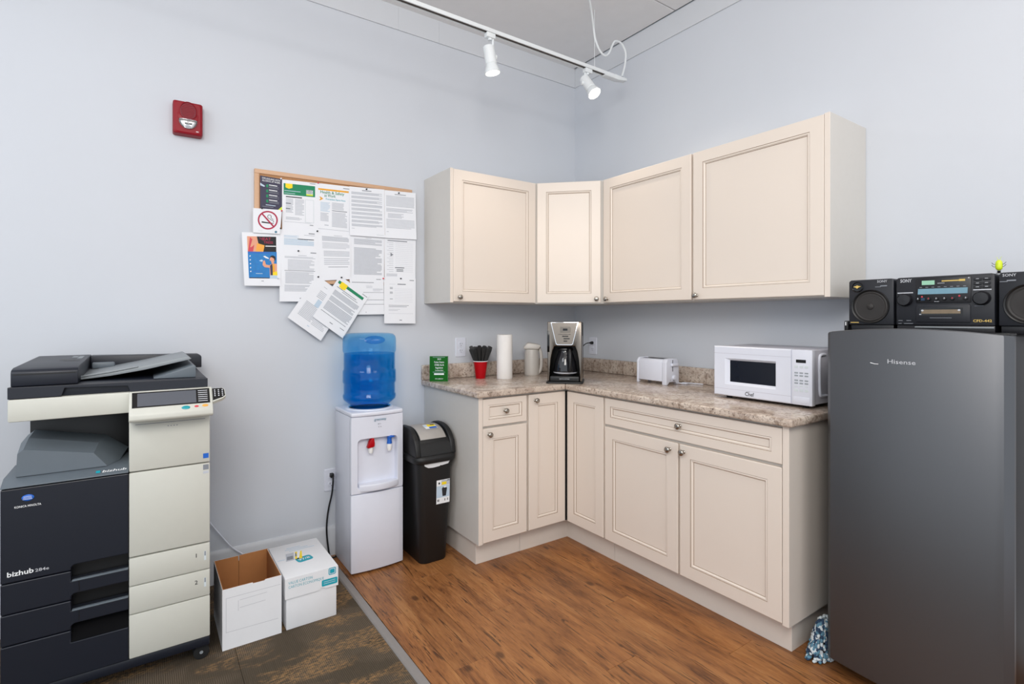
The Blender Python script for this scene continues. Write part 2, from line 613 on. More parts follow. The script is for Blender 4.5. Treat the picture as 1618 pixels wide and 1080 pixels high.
def text_mesh(mb, s, size, origin, xdir, updir, m, align='CENTER', bold=0.0, width=None, shear=0.0, lift=0.0):
    """flat lettering placed in mb: origin is the baseline centre (or left end)"""
    cu = bpy.data.curves.new('lettering', 'FONT')
    cu.body = s
    cu.size = size
    cu.align_x = align
    cu.offset = bold * size * 5
    cu.shear = shear
    cu.resolution_u = 2
    o = bpy.data.objects.new('lettering', cu)
    COL.objects.link(o)
    dg = bpy.context.evaluated_depsgraph_get()
    me = bpy.data.meshes.new_from_object(o.evaluated_get(dg))
    xd, ud = Vector(xdir).normalized(), Vector(updir).normalized()
    nd = xd.cross(ud)
    vs = [v.co.copy() for v in me.vertices]
    fs = [list(p.vertices) for p in me.polygons]
    bpy.data.objects.remove(o)
    bpy.data.curves.remove(cu)
    bpy.data.meshes.remove(me)
    if not vs:
        return
    k = 1.0
    if width:
        w = max(v.x for v in vs) - min(v.x for v in vs)
        k = width / w
    mb.add([Vector(origin) + xd * v.x * k + ud * v.y + nd * lift for v in vs], fs, m)


def flat(mb, pts, m):
    mb.add(pts, [tuple(range(len(pts)))], m)


def copy_tree(o, parent=None):
    c = o.copy()
    COL.objects.link(c)
    if parent:
        c.parent = parent
    for ch in list(o.children):
        copy_tree(ch, c)
    return c
# ------------------------------------------------------------------ setting
ZC = 3.11
XL, YN = -5.2, -5.2
o = struct(MB().box((XL, 0.0, 0), (0.12, 0.12, ZC + 0.1), 'wall').build('wall_back'))
o = struct(MB().box((0.0, YN, 0), (0.12, 0.0, ZC + 0.1), 'wall').build('wall_right'))

floor = struct(MB().box((XL, YN, -0.06), (0, 0, -0.006), 'dark').build('floor'))
XS0, XS1 = -1.812, -1.772                      # transition strip
# wooden planks, laid along the right wall
pw, pl = 0.152, 1.22
pm = MB().box((0.0004, 0.0004, -0.006), (pw - 0.0004, pl - 0.0004, 0), 'wood', 0.0009, 1).build('plank', floor).data
first = True
k = 0
x = 0.0
col = 0
while x > XS1 + 0.005:
    x1 = max(x - pw, XS1)
    y = 0.0
    st = [0.0, 0.46, 0.9, 0.25, 0.7][col % 5]
    yy = st
    while yy > YN + 0.3:
        ya, yb = min(yy, 0.0), max(yy - pl, YN)
        if ya - yb > 0.02:
            full = abs((x - x1) - pw) < 1e-4 and abs((ya - yb) - pl) < 1e-4
            if full and first:
                ob = bpy.data.objects['plank']
                first = False
                ob.location = (x1, yb, 0)
            elif full:
                ob = bpy.data.objects.new('plank', pm)
                COL.objects.link(ob)
                ob.parent = floor
                ob.location = (x1, yb, 0)
            else:
                ob = MB().box((x1 + 0.0004, yb + 0.0004, -0.006), (x - 0.0004, ya - 0.0004, 0), 'wood', 0.0009, 1).build('plank', floor)
        yy -= pl
    x -= pw
    col += 1
# carpet tiles
ct = 0.5
first = True
tile_me = MB().box((0.0005, 0.0005, -0.006), (ct - 0.0005, ct - 0.0005, 0.0), 'carpet', 0.0015, 1).build('carpet_tile', floor).data
for i in range(7):
    for j in range(11):
        x0, y0 = XS0 - (i + 1) * ct, -(j + 1) * ct + 0.12
        if y0 < YN:
            continue
        if y0 + ct > 0:
            ob = MB().box((x0 + 0.0005, y0 + 0.0005, -0.006), (x0 + ct - 0.0005, -0.0005, 0.0), 'carpet', 0.0015, 1).build('carpet_tile', floor)
            continue
        if first:
            ob = bpy.data.objects['carpet_tile']
            first = False
        else:
            ob = bpy.data.objects.new('carpet_tile', tile_me)
            COL.objects.link(ob)
            ob.parent = floor
        ob.location = (x0, y0, 0)
o = struct(MB().prism([(XS0, -0.004), (XS0 + 0.006, 0.003), (XS1 - 0.006, 0.003), (XS1, -0.004)], 'strip', 'y', YN, -0.002).build('trim_3'))

# ceiling of big panels over a dark grid
ceil = struct(MB().box((XL, YN, ZC + 0.02), (0, 0, ZC + 0.1), 'dark').build('ceiling'))
ys = [-0.001, -0.903, -1.803, -2.703, -3.603, -4.503, YN]
xs = [-0.012, -2.412, -4.812, XL]
for a, b in zip(xs, xs[1:]):
    for c, d in zip(ys, ys[1:]):
        MB().box((b + 0.003, d + 0.003, ZC), (a - 0.003, c - (0.003 if c < -0.1 else 0), ZC + 0.02), 'ceil', 0.002, 1).build('ceiling_panel', ceil)
# fascia boards round the top of both walls
zb = 2.972
f1 = struct(MB().box((XL, -0.006, zb + 0.004), (0, 0.0, ZC), 'fascia').build('trim_1'))
for a, b in zip([0, -1.115, -1.379, -2.6, -3.9], [-1.115, -1.379, -2.6, -3.9, XL]):
    MB().box((b + 0.0006, -0.0075, zb), (a - 0.0006, -0.001, ZC - 0.001), 'fascia', 0.001, 1).build('panel', f1)
f2 = struct(MB().box((-0.006, YN, zb + 0.004), (0, -0.012, ZC), 'fascia').build('trim_2'))
for a, b in zip([-0.0082, -2.4, -4.0], [-2.4, -4.0, YN]):
    MB().box((-0.0075, b + 0.0006, zb), (-0.001, a - 0.0006, ZC - 0.004), 'fascia', 0.001, 1).build('panel', f2)
# baseboard
pr = [(0, 0), (-0.014, 0), (-0.014, 0.140), (-0.012, 0.150), (-0.007, 0.158), (0, 0.160)]
bb = struct(MB().prism(pr, 'trim', 'x', XL, -1.215).build('baseboard_back'))
pr2 = [(p[0], p[1]) for p in pr]
bb2 = struct(MB().prism(pr2, 'trim', 'y', YN, -1.905).build('baseboard_right'))


# ------------------------------------------------------------------ cabinet fronts
def front(name, parent, o, u, n, w, h, frame=0.056, panel=True):
    """a recessed-panel door or drawer front: o = lower left corner on the face plane, u = width direction, n = outward normal"""
    o, u, n = Vector(o), Vector(u).normalized(), Vector(n).normalized()
    up = Vector((0, 0, 1))

    def ring(ins, dep):
        return [o + u * a + up * b + n * dep for a, b in ((ins, ins), (w - ins, ins), (w - ins, h - ins), (ins, h - ins))]
    t = 0.019
    f = frame
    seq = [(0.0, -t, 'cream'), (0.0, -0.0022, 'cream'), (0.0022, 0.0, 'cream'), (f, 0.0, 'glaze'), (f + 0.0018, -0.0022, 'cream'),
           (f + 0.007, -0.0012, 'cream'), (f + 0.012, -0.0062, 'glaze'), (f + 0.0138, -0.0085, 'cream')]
    mb = MB()
    rings = [ring(a, d) for a, d, _ in seq]
    ms = [m for _, _, m in seq][0:-1]
    nverts = 4
    mb.add(rings[0], [(0, 1, 2, 3)], 'cream')
    for k in range(len(rings) - 1):
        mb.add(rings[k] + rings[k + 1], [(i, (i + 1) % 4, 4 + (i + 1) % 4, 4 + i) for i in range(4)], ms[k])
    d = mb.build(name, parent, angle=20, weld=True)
    p = MB()
    a = f + 0.0138
    q = ring(a, -0.0085)
    qb = ring(a, -t + 0.002)
    p.loft([qb, q], 'cream')
    p.build('door_panel' if name == 'door' else 'drawer_panel', d)
    return d


def knob(parent, c, n):
    n = Vector(n).normalized()
    MB().lathe([(0.0085, 0.0), (0.0080, 0.002), (0.0052, 0.004), (0.0048, 0.012), (0.0068, 0.015), (0.0132, 0.018), (0.0142, 0.021), (0.0130, 0.0245), (0.0080, 0.0268), (0.0, 0.0272)],
               c, 'nickel', 20, cap1=False, ax=n).build('knob', parent, angle=50)


D = 0.631
KB = 0.131
TOPZ = 0.882
# ---- left base unit
b1 = thing('base_cabinet', 'cream base cabinet with one small drawer above one door, beside the black bin', 'cabinet', (-1.05, -0.30, 0), 'cream base cabinets')
MB().box((-1.1925, -D + 0.0195, KB), (-0.8985, -0.002, TOPZ), 'carcass', 0.001, 1).build('carcass', b1)
ep = MB().box((-1.211, -D + 0.0016, KB), (-1.193, -0.002, TOPZ), 'carcass', 0.0005, 1).build('end_panel', b1)
MB().box((-1.211, -D, KB), (-1.1865, -D + 0.0015, TOPZ), 'cream', 0.0004, 1).build('edge_band', ep)
MB().box((-1.181, -0.553, 0), (-0.8985, -0.002, KB - 0.0005), 'kick', 0.001, 1).build('toe_kick', b1)
d = front('drawer', b1, (-1.1840, -D, 0.732), (1, 0, 0), (0, -1, 0), 0.277, 0.139, 0.032)
knob(d, (-1.045, -D + 0.0085, 0.8015), (0, -1, 0))
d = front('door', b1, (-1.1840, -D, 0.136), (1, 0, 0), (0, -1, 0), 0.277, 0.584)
knob(d, (-1.150, -D, 0.690), (0, -1, 0))
# ---- corner unit
b2 = thing('base_cabinet', 'cream corner base cabinet with two narrow tall doors meeting at the inner corner', 'cabinet', (-0.45, -0.45, 0), 'cream base cabinets')
E_ = D - 0.0195
MB().prism([(-0.8975, -E_), (-E_, -E_), (-E_, -0.9345), (-0.002, -0.9345), (-0.002, -0.002), (-0.8975, -0.002)], 'carcass', 'z', KB, TOPZ, 0.001, 1).build('carcass', b2)
MB().prism([(-0.8975, -0.553), (-0.553, -0.553), (-0.553, -0.9345), (-0.002, -0.9345), (-0.002, -0.002), (-0.8975, -0.002)], 'kick', 'z', 0, KB - 0.0005).build('toe_kick', b2)
d = front('door', b2, (-0.8920, -D, 0.136), (1, 0, 0), (0, -1, 0), 0.257, 0.735)
knob(d, (-0.850, -D, 0.838), (0, -1, 0))
d = front('door', b2, (-D, -0.6420, 0.136), (0, -1, 0), (-1, 0, 0), 0.286, 0.735)
MB().box((-D + 0.002, -D + 0.0005, 0.136), (-D + 0.018, -D + 0.018, 0.87), 'dark').build('hinge_gap_strip', b2)
# ---- right unit
b3 = thing('base_cabinet', 'wide cream base cabinet with one long drawer above two doors, next to the fridge', 'cabinet', (-0.30, -1.42, 0), 'cream base cabinets')
MB().box((-D + 0.0195, -1.8815, KB), (-0.002, -0.9355, TOPZ), 'carcass', 0.001, 1).build('carcass', b3)
ep = MB().box((-D + 0.0016, -1.900, KB), (-0.002, -1.882, TOPZ), 'kick', 0.0005, 1).build('end_panel', b3)
MB().box((-D, -1.900, KB), (-D + 0.0015, -1.876, TOPZ), 'cream', 0.0004, 1).build('edge_band', ep)
MB().box((-0.553, -1.870, 0), (-0.002, -0.9355, KB - 0.0005), 'kick', 0.001, 1).build('toe_kick', b3)
d = front('drawer', b3, (-D, -0.9400, 0.735), (0, -1, 0), (-1, 0, 0), 0.933, 0.136, 0.040)
knob(d, (-D + 0.0085, -1.405, 0.801), (-1, 0, 0))
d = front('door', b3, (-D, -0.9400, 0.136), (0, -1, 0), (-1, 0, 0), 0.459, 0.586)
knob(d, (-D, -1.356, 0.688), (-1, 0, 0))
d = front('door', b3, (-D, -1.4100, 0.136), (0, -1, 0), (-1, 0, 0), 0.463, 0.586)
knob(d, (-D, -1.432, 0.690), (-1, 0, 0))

# ---- upper units
ZB, ZT, DU = 1.373, 2.120, 0.331
u1 = thing('wall_cabinet', 'cream wall cabinet at the left end, above the red cup', 'cabinet', (-0.91, -0.16, ZB), 'cream wall cabinets')
MB().box((-1.1935, -DU + 0.0195, ZB), (-0.6155, -0.002, ZT), 'carcass', 0.001, 1).build('carcass', u1)
ep = MB().box((-1.2115, -DU + 0.0016, ZB), (-1.194, -0.002, ZT), 'carcass', 0.0005, 1).build('end_panel', u1)
MB().box((-1.2115, -DU, ZB), (-1.1935, -DU + 0.0015, ZT), 'cream', 0.0004, 1).build('edge_band', ep)
d = front('door', u1, (-1.1915, -DU, ZB + 0.006), (1, 0, 0), (0, -1, 0), 0.575, 0.738)
knob(d, (-1.157, -DU, 1.404), (0, -1, 0))
u2 = thing('wall_cabinet', 'cream diagonal corner wall cabinet with one narrow door, above the coffee maker', 'cabinet', (-0.25, -0.25, ZB), 'cream wall cabinets')
q = 0.0195 * 0.7071
MB().prism([(-0.6145, -0.002), (-0.6145, -DU + q), (-DU + q, -0.6145), (-0.002, -0.6145), (-0.002, -0.002)], 'carcass', 'z', ZB, ZT, 0.001, 1).build('carcass', u2)
e = 0.70710678
d = front('door', u2, Vector((-0.6150, -DU, ZB + 0.006)) + Vector((e, -e, 0)) * 0.007, (e, -e, 0), (-e, -e, 0), 0.387, 0.738)
knob(d, Vector((-0.6150, -DU, 1.402)) + Vector((e, -e, 0)) * 0.369, (-e, -e, 0))
u3 = thing('wall_cabinet', 'cream wall cabinet above the white toaster, second from the right', 'cabinet', (-0.16, -0.93, ZB), 'cream wall cabinets')
MB().box((-DU + 0.0195, -1.2535, ZB), (-0.002, -0.6155, ZT), 'carcass', 0.001, 1).build('carcass', u3)
d = front('door', u3, (-DU, -0.6260, ZB + 0.006), (0, -1, 0), (-1, 0, 0), 0.622, 0.738)
knob(d, (-DU, -0.662, 1.400), (-1, 0, 0))
u4 = thing('wall_cabinet', 'cream wall cabinet at the right end, above the microwave', 'cabinet', (-0.16, -1.58, ZB), 'cream wall cabinets')
MB().box((-DU + 0.0195, -1.8895, ZB), (-0.002, -1.2545, ZT), 'carcass', 0.001, 1).build('carcass', u4)
ep = MB().box((-DU + 0.0016, -1.9095, ZB), (-0.002, -1.890, ZT), 'carcass', 0.0005, 1).build('end_panel', u4)
MB().box((-DU, -1.9095, ZB), (-DU + 0.0015, -1.888, ZT), 'cream', 0.0004, 1).build('edge_band', ep)
d = front('door', u4, (-DU, -1.2600, ZB + 0.006), (0, -1, 0), (-1, 0, 0), 0.626, 0.738)
knob(d, (-DU, -1.282, 1.400), (-1, 0, 0))

# ---- worktop
CT, CB_ = 0.914, 0.8835
wt = thing('worktop', 'L-shaped beige granite-look laminate worktop on the cream base cabinets', 'countertop', (-0.6, -0.6, CB_))
MB().prism([(-1.234, -0.656), (-0.6562, -0.656), (-0.0014, -0.0012), (-1.234, -0.001)], 'granite', 'z', CB_, CT, 0.007, 3).build('slab', wt)
MB().prism([(-0.656, -0.6562), (-0.656, -1.923), (-0.001, -1.923), (-0.0012, -0.0014)], 'granite', 'z', CB_, CT, 0.007, 3).build('slab', wt)
for lb, a, b in (('beige granite-look splashback strip along the foot of the back wall', (-1.234, -0.020, CT + 0.0002), (-0.001, -0.0005, 1.004)),
                 ('beige granite-look splashback strip along the right wall behind toaster and microwave', (-0.020, -1.923, CT + 0.0002), (-0.0005, -0.0205, 1.004))):
    c_ = [(a[i] + b[i]) / 2 for i in range(2)] + [CT]
    bs_ = thing('backsplash', lb, 'backsplash', c_)
    MB().box(a, b, 'granite', 0.004, 2).build('strip', bs_)


# ------------------------------------------------------------------ electrical outlets
def outlet(label, cx, cz, wall, group, cy=0.0, w=0.074, h=0.12):
    if wall == 'back':
        f = lambda a, b, d: (cx + a, -d, cz + b)
        base = (cx, 0, cz)
    else:
        f = lambda a, b, d: (-d, cy - a, cz + b)
        base = (0, cy, cz)
    t = thing('wall_outlet', label, 'outlet', base, group)
    fr = [[f(a, b, d) for a, b in rrect(w - 2 * i, h - 2 * i, 0.006)] for i, d in ((0, 0), (0, 0.003), (0.003, 0.006))]
    MB().ring_panel(fr, ['white', 'white', 'white']).build('cover_plate', t)
    for s in (-1, 1):
        rc = MB()
        ring = [[f(a, b + s * 0.021, d) for a, b in rrect(0.034 - 2 * i, 0.030 - 2 * i, 0.012)] for i, d in ((0, 0.005), (0.0005, 0.0078), (0.002, 0.0085))]
        rc.ring_panel(ring, ['white', 'white', 'white'])
        for a, hh in ((-0.0065, 0.009), (0.0065, 0.007)):
            flat(rc, [f(a - 0.0012, s * 0.021 - hh / 2 + 0.002, 0.0087), f(a + 0.0012, s * 0.021 - hh / 2 + 0.002, 0.0087), f(a + 0.0012, s * 0.021 + hh / 2 + 0.002, 0.0087), f(a - 0.0012, s * 0.021 + hh / 2 + 0.002, 0.0087)], 'ink')
        flat(rc, [f(0.0022 * math.cos(i), s * 0.021 - 0.009 + 0.0022 * math.sin(i), 0.0087) for i in [j * math.pi / 4 for j in range(8)]], 'ink')
        rc.build('receptacle', t, recalc=False)
    sc_ = MB().lathe([(0.003, 0), (0.003, 0.001), (0.0, 0.0014)], f(0, 0, 0.0058), 'silver', 10, ax=(0, -1, 0) if wall == 'back' else (-1, 0, 0)).build('screw', t)
    return t


outlet('white outlet on the back wall between the green book and the red cup', -0.9615, 1.102, 'back', 'wall outlets')
outlet('white outlet with a black plug on the right wall, beside the coffee maker', 0, 1.090, 'right', 'wall outlets', cy=-0.192)
outlet('white outlet low on the back wall, left of the water cooler', -1.7665, 0.408, 'back', 'wall outlets')
# ------------------------------------------------------------------ copier
def ell(c, a, b, m, mb, n=18, ud=(1, 0, 0), vd=(0, 0, 1), nd=(0, -1, 0), dome=0.0):
    c, ud, vd, nd = Vector(c), Vector(ud), Vector(vd), Vector(nd)
    if dome <= 0:
        flat(mb, [c + ud * a * math.cos(2 * math.pi * i / n) + vd * b * math.sin(2 * math.pi * i / n) for i in range(n)], m)
    else:
        rings = [[c + ud * a * k * math.cos(2 * math.pi * i / n) + vd * b * k * math.sin(2 * math.pi * i / n) + nd * dome * h for i in range(n)] for k, h in ((1, 0), (0.92, 0.45), (0.7, 0.8), (0.35, 0.97))]
        mb.loft(rings, m)


x0, x1, xs, yf, yb = -2.974, -2.399, -2.646, -0.645, -0.030
cp = thing('photocopier', 'large black and off-white office photocopier with touch screen, on casters', 'copier', (-2.687, -0.34, 0))
MB().box((x0 + 0.004, yf + 0.045, 0.092), (x1 - 0.003, yb, 0.747), 'black', 0.004).build('body', cp)
MB().box((x0, yf + 0.006, 0.056), (x1, yb, 0.0915), 'navy', 0.006).build('base', cp)
# dark fronts on the left
xh = -2.802
MB().prism([(x0, 0.448), (xh, 0.448), (xh, 0.457), (xh + 0.008, 0.465), (xs - 0.001, 0.465), (xs - 0.001, 0.744), (x0, 0.744)], 'navy', 'y', yf, yf + 0.044, 0.003).build('front_cover', cp, angle=18)
for zt, zb_ in ((0.4455, 0.3495), (0.3470, 0.2500)):
    dr = MB().prism([(x0, zb_), (xh, zb_), (xh, zb_ + 0.012), (xh + 0.008, zb_ + 0.019), (xs - 0.001, zb_ + 0.019), (xs - 0.001, zt - 0.034), (xh, zt - 0.034), (xh, zt), (x0, zt)], 'navy', 'y', yf, yf + 0.044, 0.003).build('tray_front', cp, angle=18)
    MB().box((xh + 0.002, yf - 0.002, zt - 0.036), (xs - 0.002, yf + 0.012, zt - 0.031), 'slate', 0.0015).build('handle_lip', dr)  # paler slate stands in for the glossy line along the lip
    MB().box((xh + 0.02, yf - 0.0008, zb_ + 0.022), (xh + 0.0215, yf + 0.001, zt - 0.037), 'black').build('handle_joint', dr)
MB().prism([(x0, 0.093), (xs - 0.001, 0.093), (xs - 0.001, 0.208), (xh, 0.208), (xh, 0.2475), (x0, 0.2475)], 'navy', 'y', yf, yf + 0.044, 0.003).build('lower_cover', cp, angle=18)
MB().add([(xh, yf + 0.001, 0.2085), (xs - 0.001, yf + 0.001, 0.2085), (xs - 0.001, yf + 0.04, 0.262), (xh, yf + 0.04, 0.262)], [(0, 1, 2, 3)], 'matte').build('handle_recess', cp)
# light column on the right
MB().box((xs, yf, 0.4485), (x1, yf + 0.044, 0.7435), 'offwhite', 0.004).build('side_door', cp)
for i, (zt, zb_) in enumerate(((0.4440, 0.3470), (0.3445, 0.2480))):
    dr = MB().box((xs, yf, zb_), (x1, yf + 0.044, zt), 'offwhite', 0.004).build('paper_tray', cp)
    mk = MB()
    text_mesh(mk, str(i + 1), 0.021, (-2.4435, yf - 0.0005, zt - 0.046), (1, 0, 0), (0, 0, 1), M['ink'], bold=0.002)
    mk.build('tray_number', dr, recalc=False)
    mk = MB()
    mk.box((-2.4185, yf - 0.0006, zt - 0.062), (-2.4115, yf + 0.001, zt - 0.028), 'keypale')
    mk.box((-2.4170, yf - 0.0009, zt - 0.045), (-2.4130, yf + 0.001, zt - 0.029), 'inkm')
    mk.build('level_gauge', dr)
MB().box((xs, yf, 0.0935), (x1, yf + 0.044, 0.2455), 'offwhite', 0.004).build('lower_panel', cp)
mk = MB()
mk.box((-2.4215, yf - 0.0006, 0.720), (-2.4035, yf + 0.001, 0.739), 'inkm')
mk.build('sticker', cp)
mk = MB()
mk.box((-2.4215, yf - 0.0006, 0.706), (-2.4035, yf + 0.001, 0.715), 'inkg')
mk.build('sticker', cp)
up = MB().box((xs, yf, 0.7475), (x1, yf + 0.3, 0.926), 'offwhite', 0.004).build('upper_panel', cp)
mk = MB()
mk.box((xs + 0.018, yf - 0.0004, 0.9105), (x1 - 0.016, yf + 0.001, 0.9125), 'inkm')
mk.build('groove', up)
mk = MB()
for i in range(4):
    mk.box((-2.533 + i * 0.009, yf - 0.0004, 0.896), (-2.529 + i * 0.009, yf + 0.001, 0.899), 'inkm')
mk.build('panel_marks', up)
mk = MB()
mk.box((-2.4215, yf - 0.0005, 0.763), (-2.4035, yf + 0.001, 0.781), 'blue')
mk.build('sticker', up)
# logo and lettering on the black cover
lg = MB()
ell((-2.909, yf - 0.0005, 0.711), 0.0155, 0.0105, 'blue', lg, dome=0.003)
for i in range(3):
    lg.box((-2.921 + i * 0.001, yf - 0.0036, 0.7065 + 0.004 * i), (-2.898 - i * 0.001, yf - 0.0028, 0.7075 + 0.004 * i), 'whiteink')
lg.build('emblem', cp, recalc=False)
lg = MB()
text_mesh(lg, 'KONICA MINOLTA', 0.0095, (-2.909, yf - 0.0006, 0.682), (1, 0, 0), (0, 0, 1), M['whiteink'], bold=0.002, width=0.064)
lg.build('lettering', cp, recalc=False)
lg = MB()
text_mesh(lg, 'bizhub', 0.022, (-2.959, yf - 0.0006, 0.468), (1, 0, 0), (0, 0, 1), M['whiteink'], align='LEFT', bold=0.004, width=0.063)
text_mesh(lg, '284e', 0.014, (-2.892, yf - 0.0006, 0.468), (1, 0, 0), (0, 0, 1), M['silver'], align='LEFT', bold=0.002, width=0.034)
lg.build('lettering', cp, recalc=False)
# output space
MB().box((-2.936, -0.40, 0.7475), (xs - 0.001, yb, 0.9555), 'black', 0.004).build('rear_block', cp)
MB().box((xs, yf + 0.301, 0.7475), (x1, yb, 0.9555), 'black', 0.004).build('rear_block', cp)
tr = MB().prism([(yf - 0.004, 0.7475), (yf - 0.004, 0.752), (yf + 0.045, 0.771), (-0.402, 0.771), (-0.402, 0.7475)], 'slate', 'x', x0, xs - 0.001, 0.002).build('output_tray', cp)
fr = [(-2.944, 0.772), (-2.940, 0.846), (-2.926, 0.858), (-2.745, 0.822), (-2.708, 0.772)]
ff = [(x, yf + 0.040, z) for x, z in fr]
mid = [(-2.945, yf + 0.115, 0.772), (-2.941, yf + 0.115, 0.868), (-2.922, yf + 0.115, 0.883), (-2.735, yf + 0.115, 0.842), (-2.675, yf + 0.115, 0.772)]
bk = [(-2.945, -0.402, 0.772), (-2.941, -0.402, 0.872), (-2.922, -0.402, 0.888), (-2.720, -0.402, 0.846), (-2.652, -0.402, 0.79)]
MB().loft([ff, mid, bk], 'slate').build('tray_ramp', tr, angle=12)
mk = MB()
n_ = Vector((0, -0.019, 0.049)).normalized()
b0 = Vector((-2.738, yf - 0.004, 0.752)) + Vector((0, 0.0125, 0.0049)) + Vector((0, -0.0004, 0.0012))
upv = Vector((0, 0.049, 0.019)).normalized()
flat(mk, [b0, b0 + Vector((0.012, 0, 0)), b0 + Vector((0.012, 0, 0)) + upv * 0.014, b0 + upv * 0.014], 'teal')
text_mesh(mk, 'bizhub', 0.018, b0 + Vector((0.016, 0, 0)), (1, 0, 0), upv, M['whiteink'], align='LEFT', bold=0.003, width=0.068, shear=0.2)
mk.build('tray_lettering', tr, recalc=False)
# scanner
MB().box((-2.957, yf - 0.004, 0.956), (x1, yb, 1.0285), 'offwhite', 0.005).build('scanner_body', cp)
MB().prism([(-2.957, 1.0295), (-2.407, 1.0295), (-2.407, 1.060), (-2.412, 1.064), (-2.952, 1.068), (-2.957, 1.064)], 'navy', 'y', yf + 0.012, yb, 0.002).build('platen_cover', cp)
MB().prism([(-2.957, 1.0295), (-2.826, 1.0295), (-2.818, 1.056), (-2.650, 1.051), (-2.643, 1.0295), (-2.407, 1.0295), (-2.407, 1.062), (-2.957, 1.067)], 'navy', 'y', yf - 0.004, yf + 0.0115, 0.0015).build('cover_lip', cp, angle=18)
# document feeder
ad = MB().prism([(-0.075, 1.0685), (yf + 0.004, 1.0685), (yf + 0.004, 1.112), (yf + 0.012, 1.121), (yf + 0.04, 1.126), (-0.09, 1.1335), (-0.075, 1.128)], 'navy', 'x', -2.951, -2.784, 0.003).build('document_feeder', cp)
MB().box((-2.945, yf + 0.0025, 1.1045), (-2.79, yf + 0.006, 1.108), 'black').build('feeder_seam', ad)
ic = MB()
for a, b, c_, d_, m in ((-2.845, -0.40, -2.80, -0.36, 'black'), (-2.86, -0.36, -2.815, -0.30, 'black'), (-2.815, -0.30, -2.80, -0.16, 'greyp'), (-2.835, -0.24, -2.818, -0.16, 'greyp')):
    zz = lambda y: 1.126 + (y - (yf + 0.04)) / ((-0.09) - (yf + 0.04)) * 0.0075 + 0.0006
    flat(ic, [(a, b, zz(b)), (c_, b, zz(b)), (c_, d_, zz(d_)), (a, d_, zz(d_))], m)
ic.build('feeder_marks', ad, recalc=False)
bw = MB().prism([(-2.783, 1.066), (-2.388, 1.064), (-2.388, 1.112), (-2.392, 1.119), (-2.402, 1.124), (-2.783, 1.131)], 'navy', 'y', -0.155, -0.075, 0.003).build('feeder_back_wall', cp)
ft = MB()
ft.prism([(-2.79, 1.078), (-2.70, 1.091), (-2.62, 1.106), (-2.462, 1.139), (-2.452, 1.131), (-2.458, 1.128), (-2.60, 1.096), (-2.70, 1.080), (-2.79, 1.071)], 'greyp', 'y', -0.55, -0.16, 0.002)
t_ = ft.build('document_tray', cp)
MB().box((-2.775, -0.22, 1.083), (-2.70, -0.20, 1.108), 'slate', 0.006).build('paper_guide', t_)
MB().prism([(-2.79, 1.0795), (-2.70, 1.0925), (-2.62, 1.1075), (-2.62, 1.1115), (-2.70, 1.099), (-2.79, 1.0845)], 'greyp', 'y', -0.553, -0.538, 0.001).build('paper_guide', t_)
MB().prism([(-2.575, 1.0665), (-2.442, 1.0645), (-2.442, 1.106), (-2.450, 1.109)], 'slate', 'y', -0.606, -0.16, 0.002).build('exit_ramp', cp)
# control panel
sl = [(yf - 0.003, 0.9275), (yf - 0.072, 0.932), (yf - 0.078, 0.940), (yf - 0.076, 0.956), (yf - 0.022, 1.030), (yf - 0.003, 1.030)]
pn = MB().prism(sl, 'offwhite', 'x', -2.6455, -2.3955, 0.003).build('control_panel', cp)
pa, pb_ = Vector((0, yf - 0.076, 0.956)), Vector((0, yf - 0.022, 1.030))
pd = (pb_ - pa).normalized()
pnn = Vector((0, -pd.z, pd.y))
PL = (pb_ - pa).length


def pp(x, t, h=0.0):
    return Vector((x, 0, 0)) + pa + pd * (PL * t) + pnn * h


def pquad(xa, ta, xb, tb, m, h=0.0005, skew=0.0):
    mb = MB()
    mb.loft([[pp(xa, ta, 0), pp(xb, ta, 0), pp(xb + skew, tb, 0), pp(xa + skew, tb, 0)], [pp(xa, ta, h), pp(xb, ta, h), pp(xb + skew, tb, h), pp(xa + skew, tb, h)]], m)
    return mb


bz = pquad(-2.637, 0.30, -2.404, 0.95, 'blackg', 0.0015).build('screen_bezel', pn)
pquad(-2.622, 0.345, -2.447, 0.90, 'screen', 0.0019).build('touch_screen', bz)
mk = MB()
for i in range(6):
    t = 0.38 + i * 0.092
    flat(mk, [pp(-2.441, t, 0.0021), pp(-2.411, t, 0.0021), pp(-2.411, t + 0.03, 0.0021), pp(-2.441, t + 0.03, 0.0021)], 'silver')
mk.build('key_labels', bz, recalc=False)
for cx, a, b, m, nm, t in ((-2.480, 0.0135, 0.0075, 'tealb', 'start_button', 0.16), (-2.447, 0.007, 0.0042, 'redb', 'stop_button', 0.18), (-2.420, 0.010, 0.005, 'orangeb', 'reset_button', 0.19)):
    mb = MB()
    ell(pp(cx, t, 0.0), a, b, m, mb, vd=pd, nd=pnn, dome=0.002)
    mb.build(nm, pn)
kp = MB()
th = 0.012
po = [(-2.3955, 0.32), (-2.3955, 0.93), (-2.362, 0.93), (-2.354, 0.86), (-2.352, 0.55), (-2.362, 0.46)]
kp.loft([[pp(x, t - 0.04, -th) for x, t in po], [pp(x, t, 0) for x, t in po]], 'offwhite')
kw = kp.build('keypad', pn)
po2 = [(-2.3948, 0.38), (-2.3948, 0.92), (-2.363, 0.92), (-2.356, 0.85), (-2.354, 0.58), (-2.363, 0.50)]
mk = MB()
mk.loft([[pp(x, t, 0) for x, t in po2], [pp(x, t, 0.0012) for x, t in po2]], 'blackg')
for i in range(3):
    for j in range(4):
        xx, tt = -2.389 + i * 0.0125, 0.56 + j * 0.085
        flat(mk, [pp(xx, tt, 0.0015), pp(xx + 0.004, tt, 0.0015), pp(xx + 0.004, tt + 0.05, 0.0015), pp(xx, tt + 0.05, 0.0015)], 'silver')
mk.build('number_keys', kw, recalc=False)
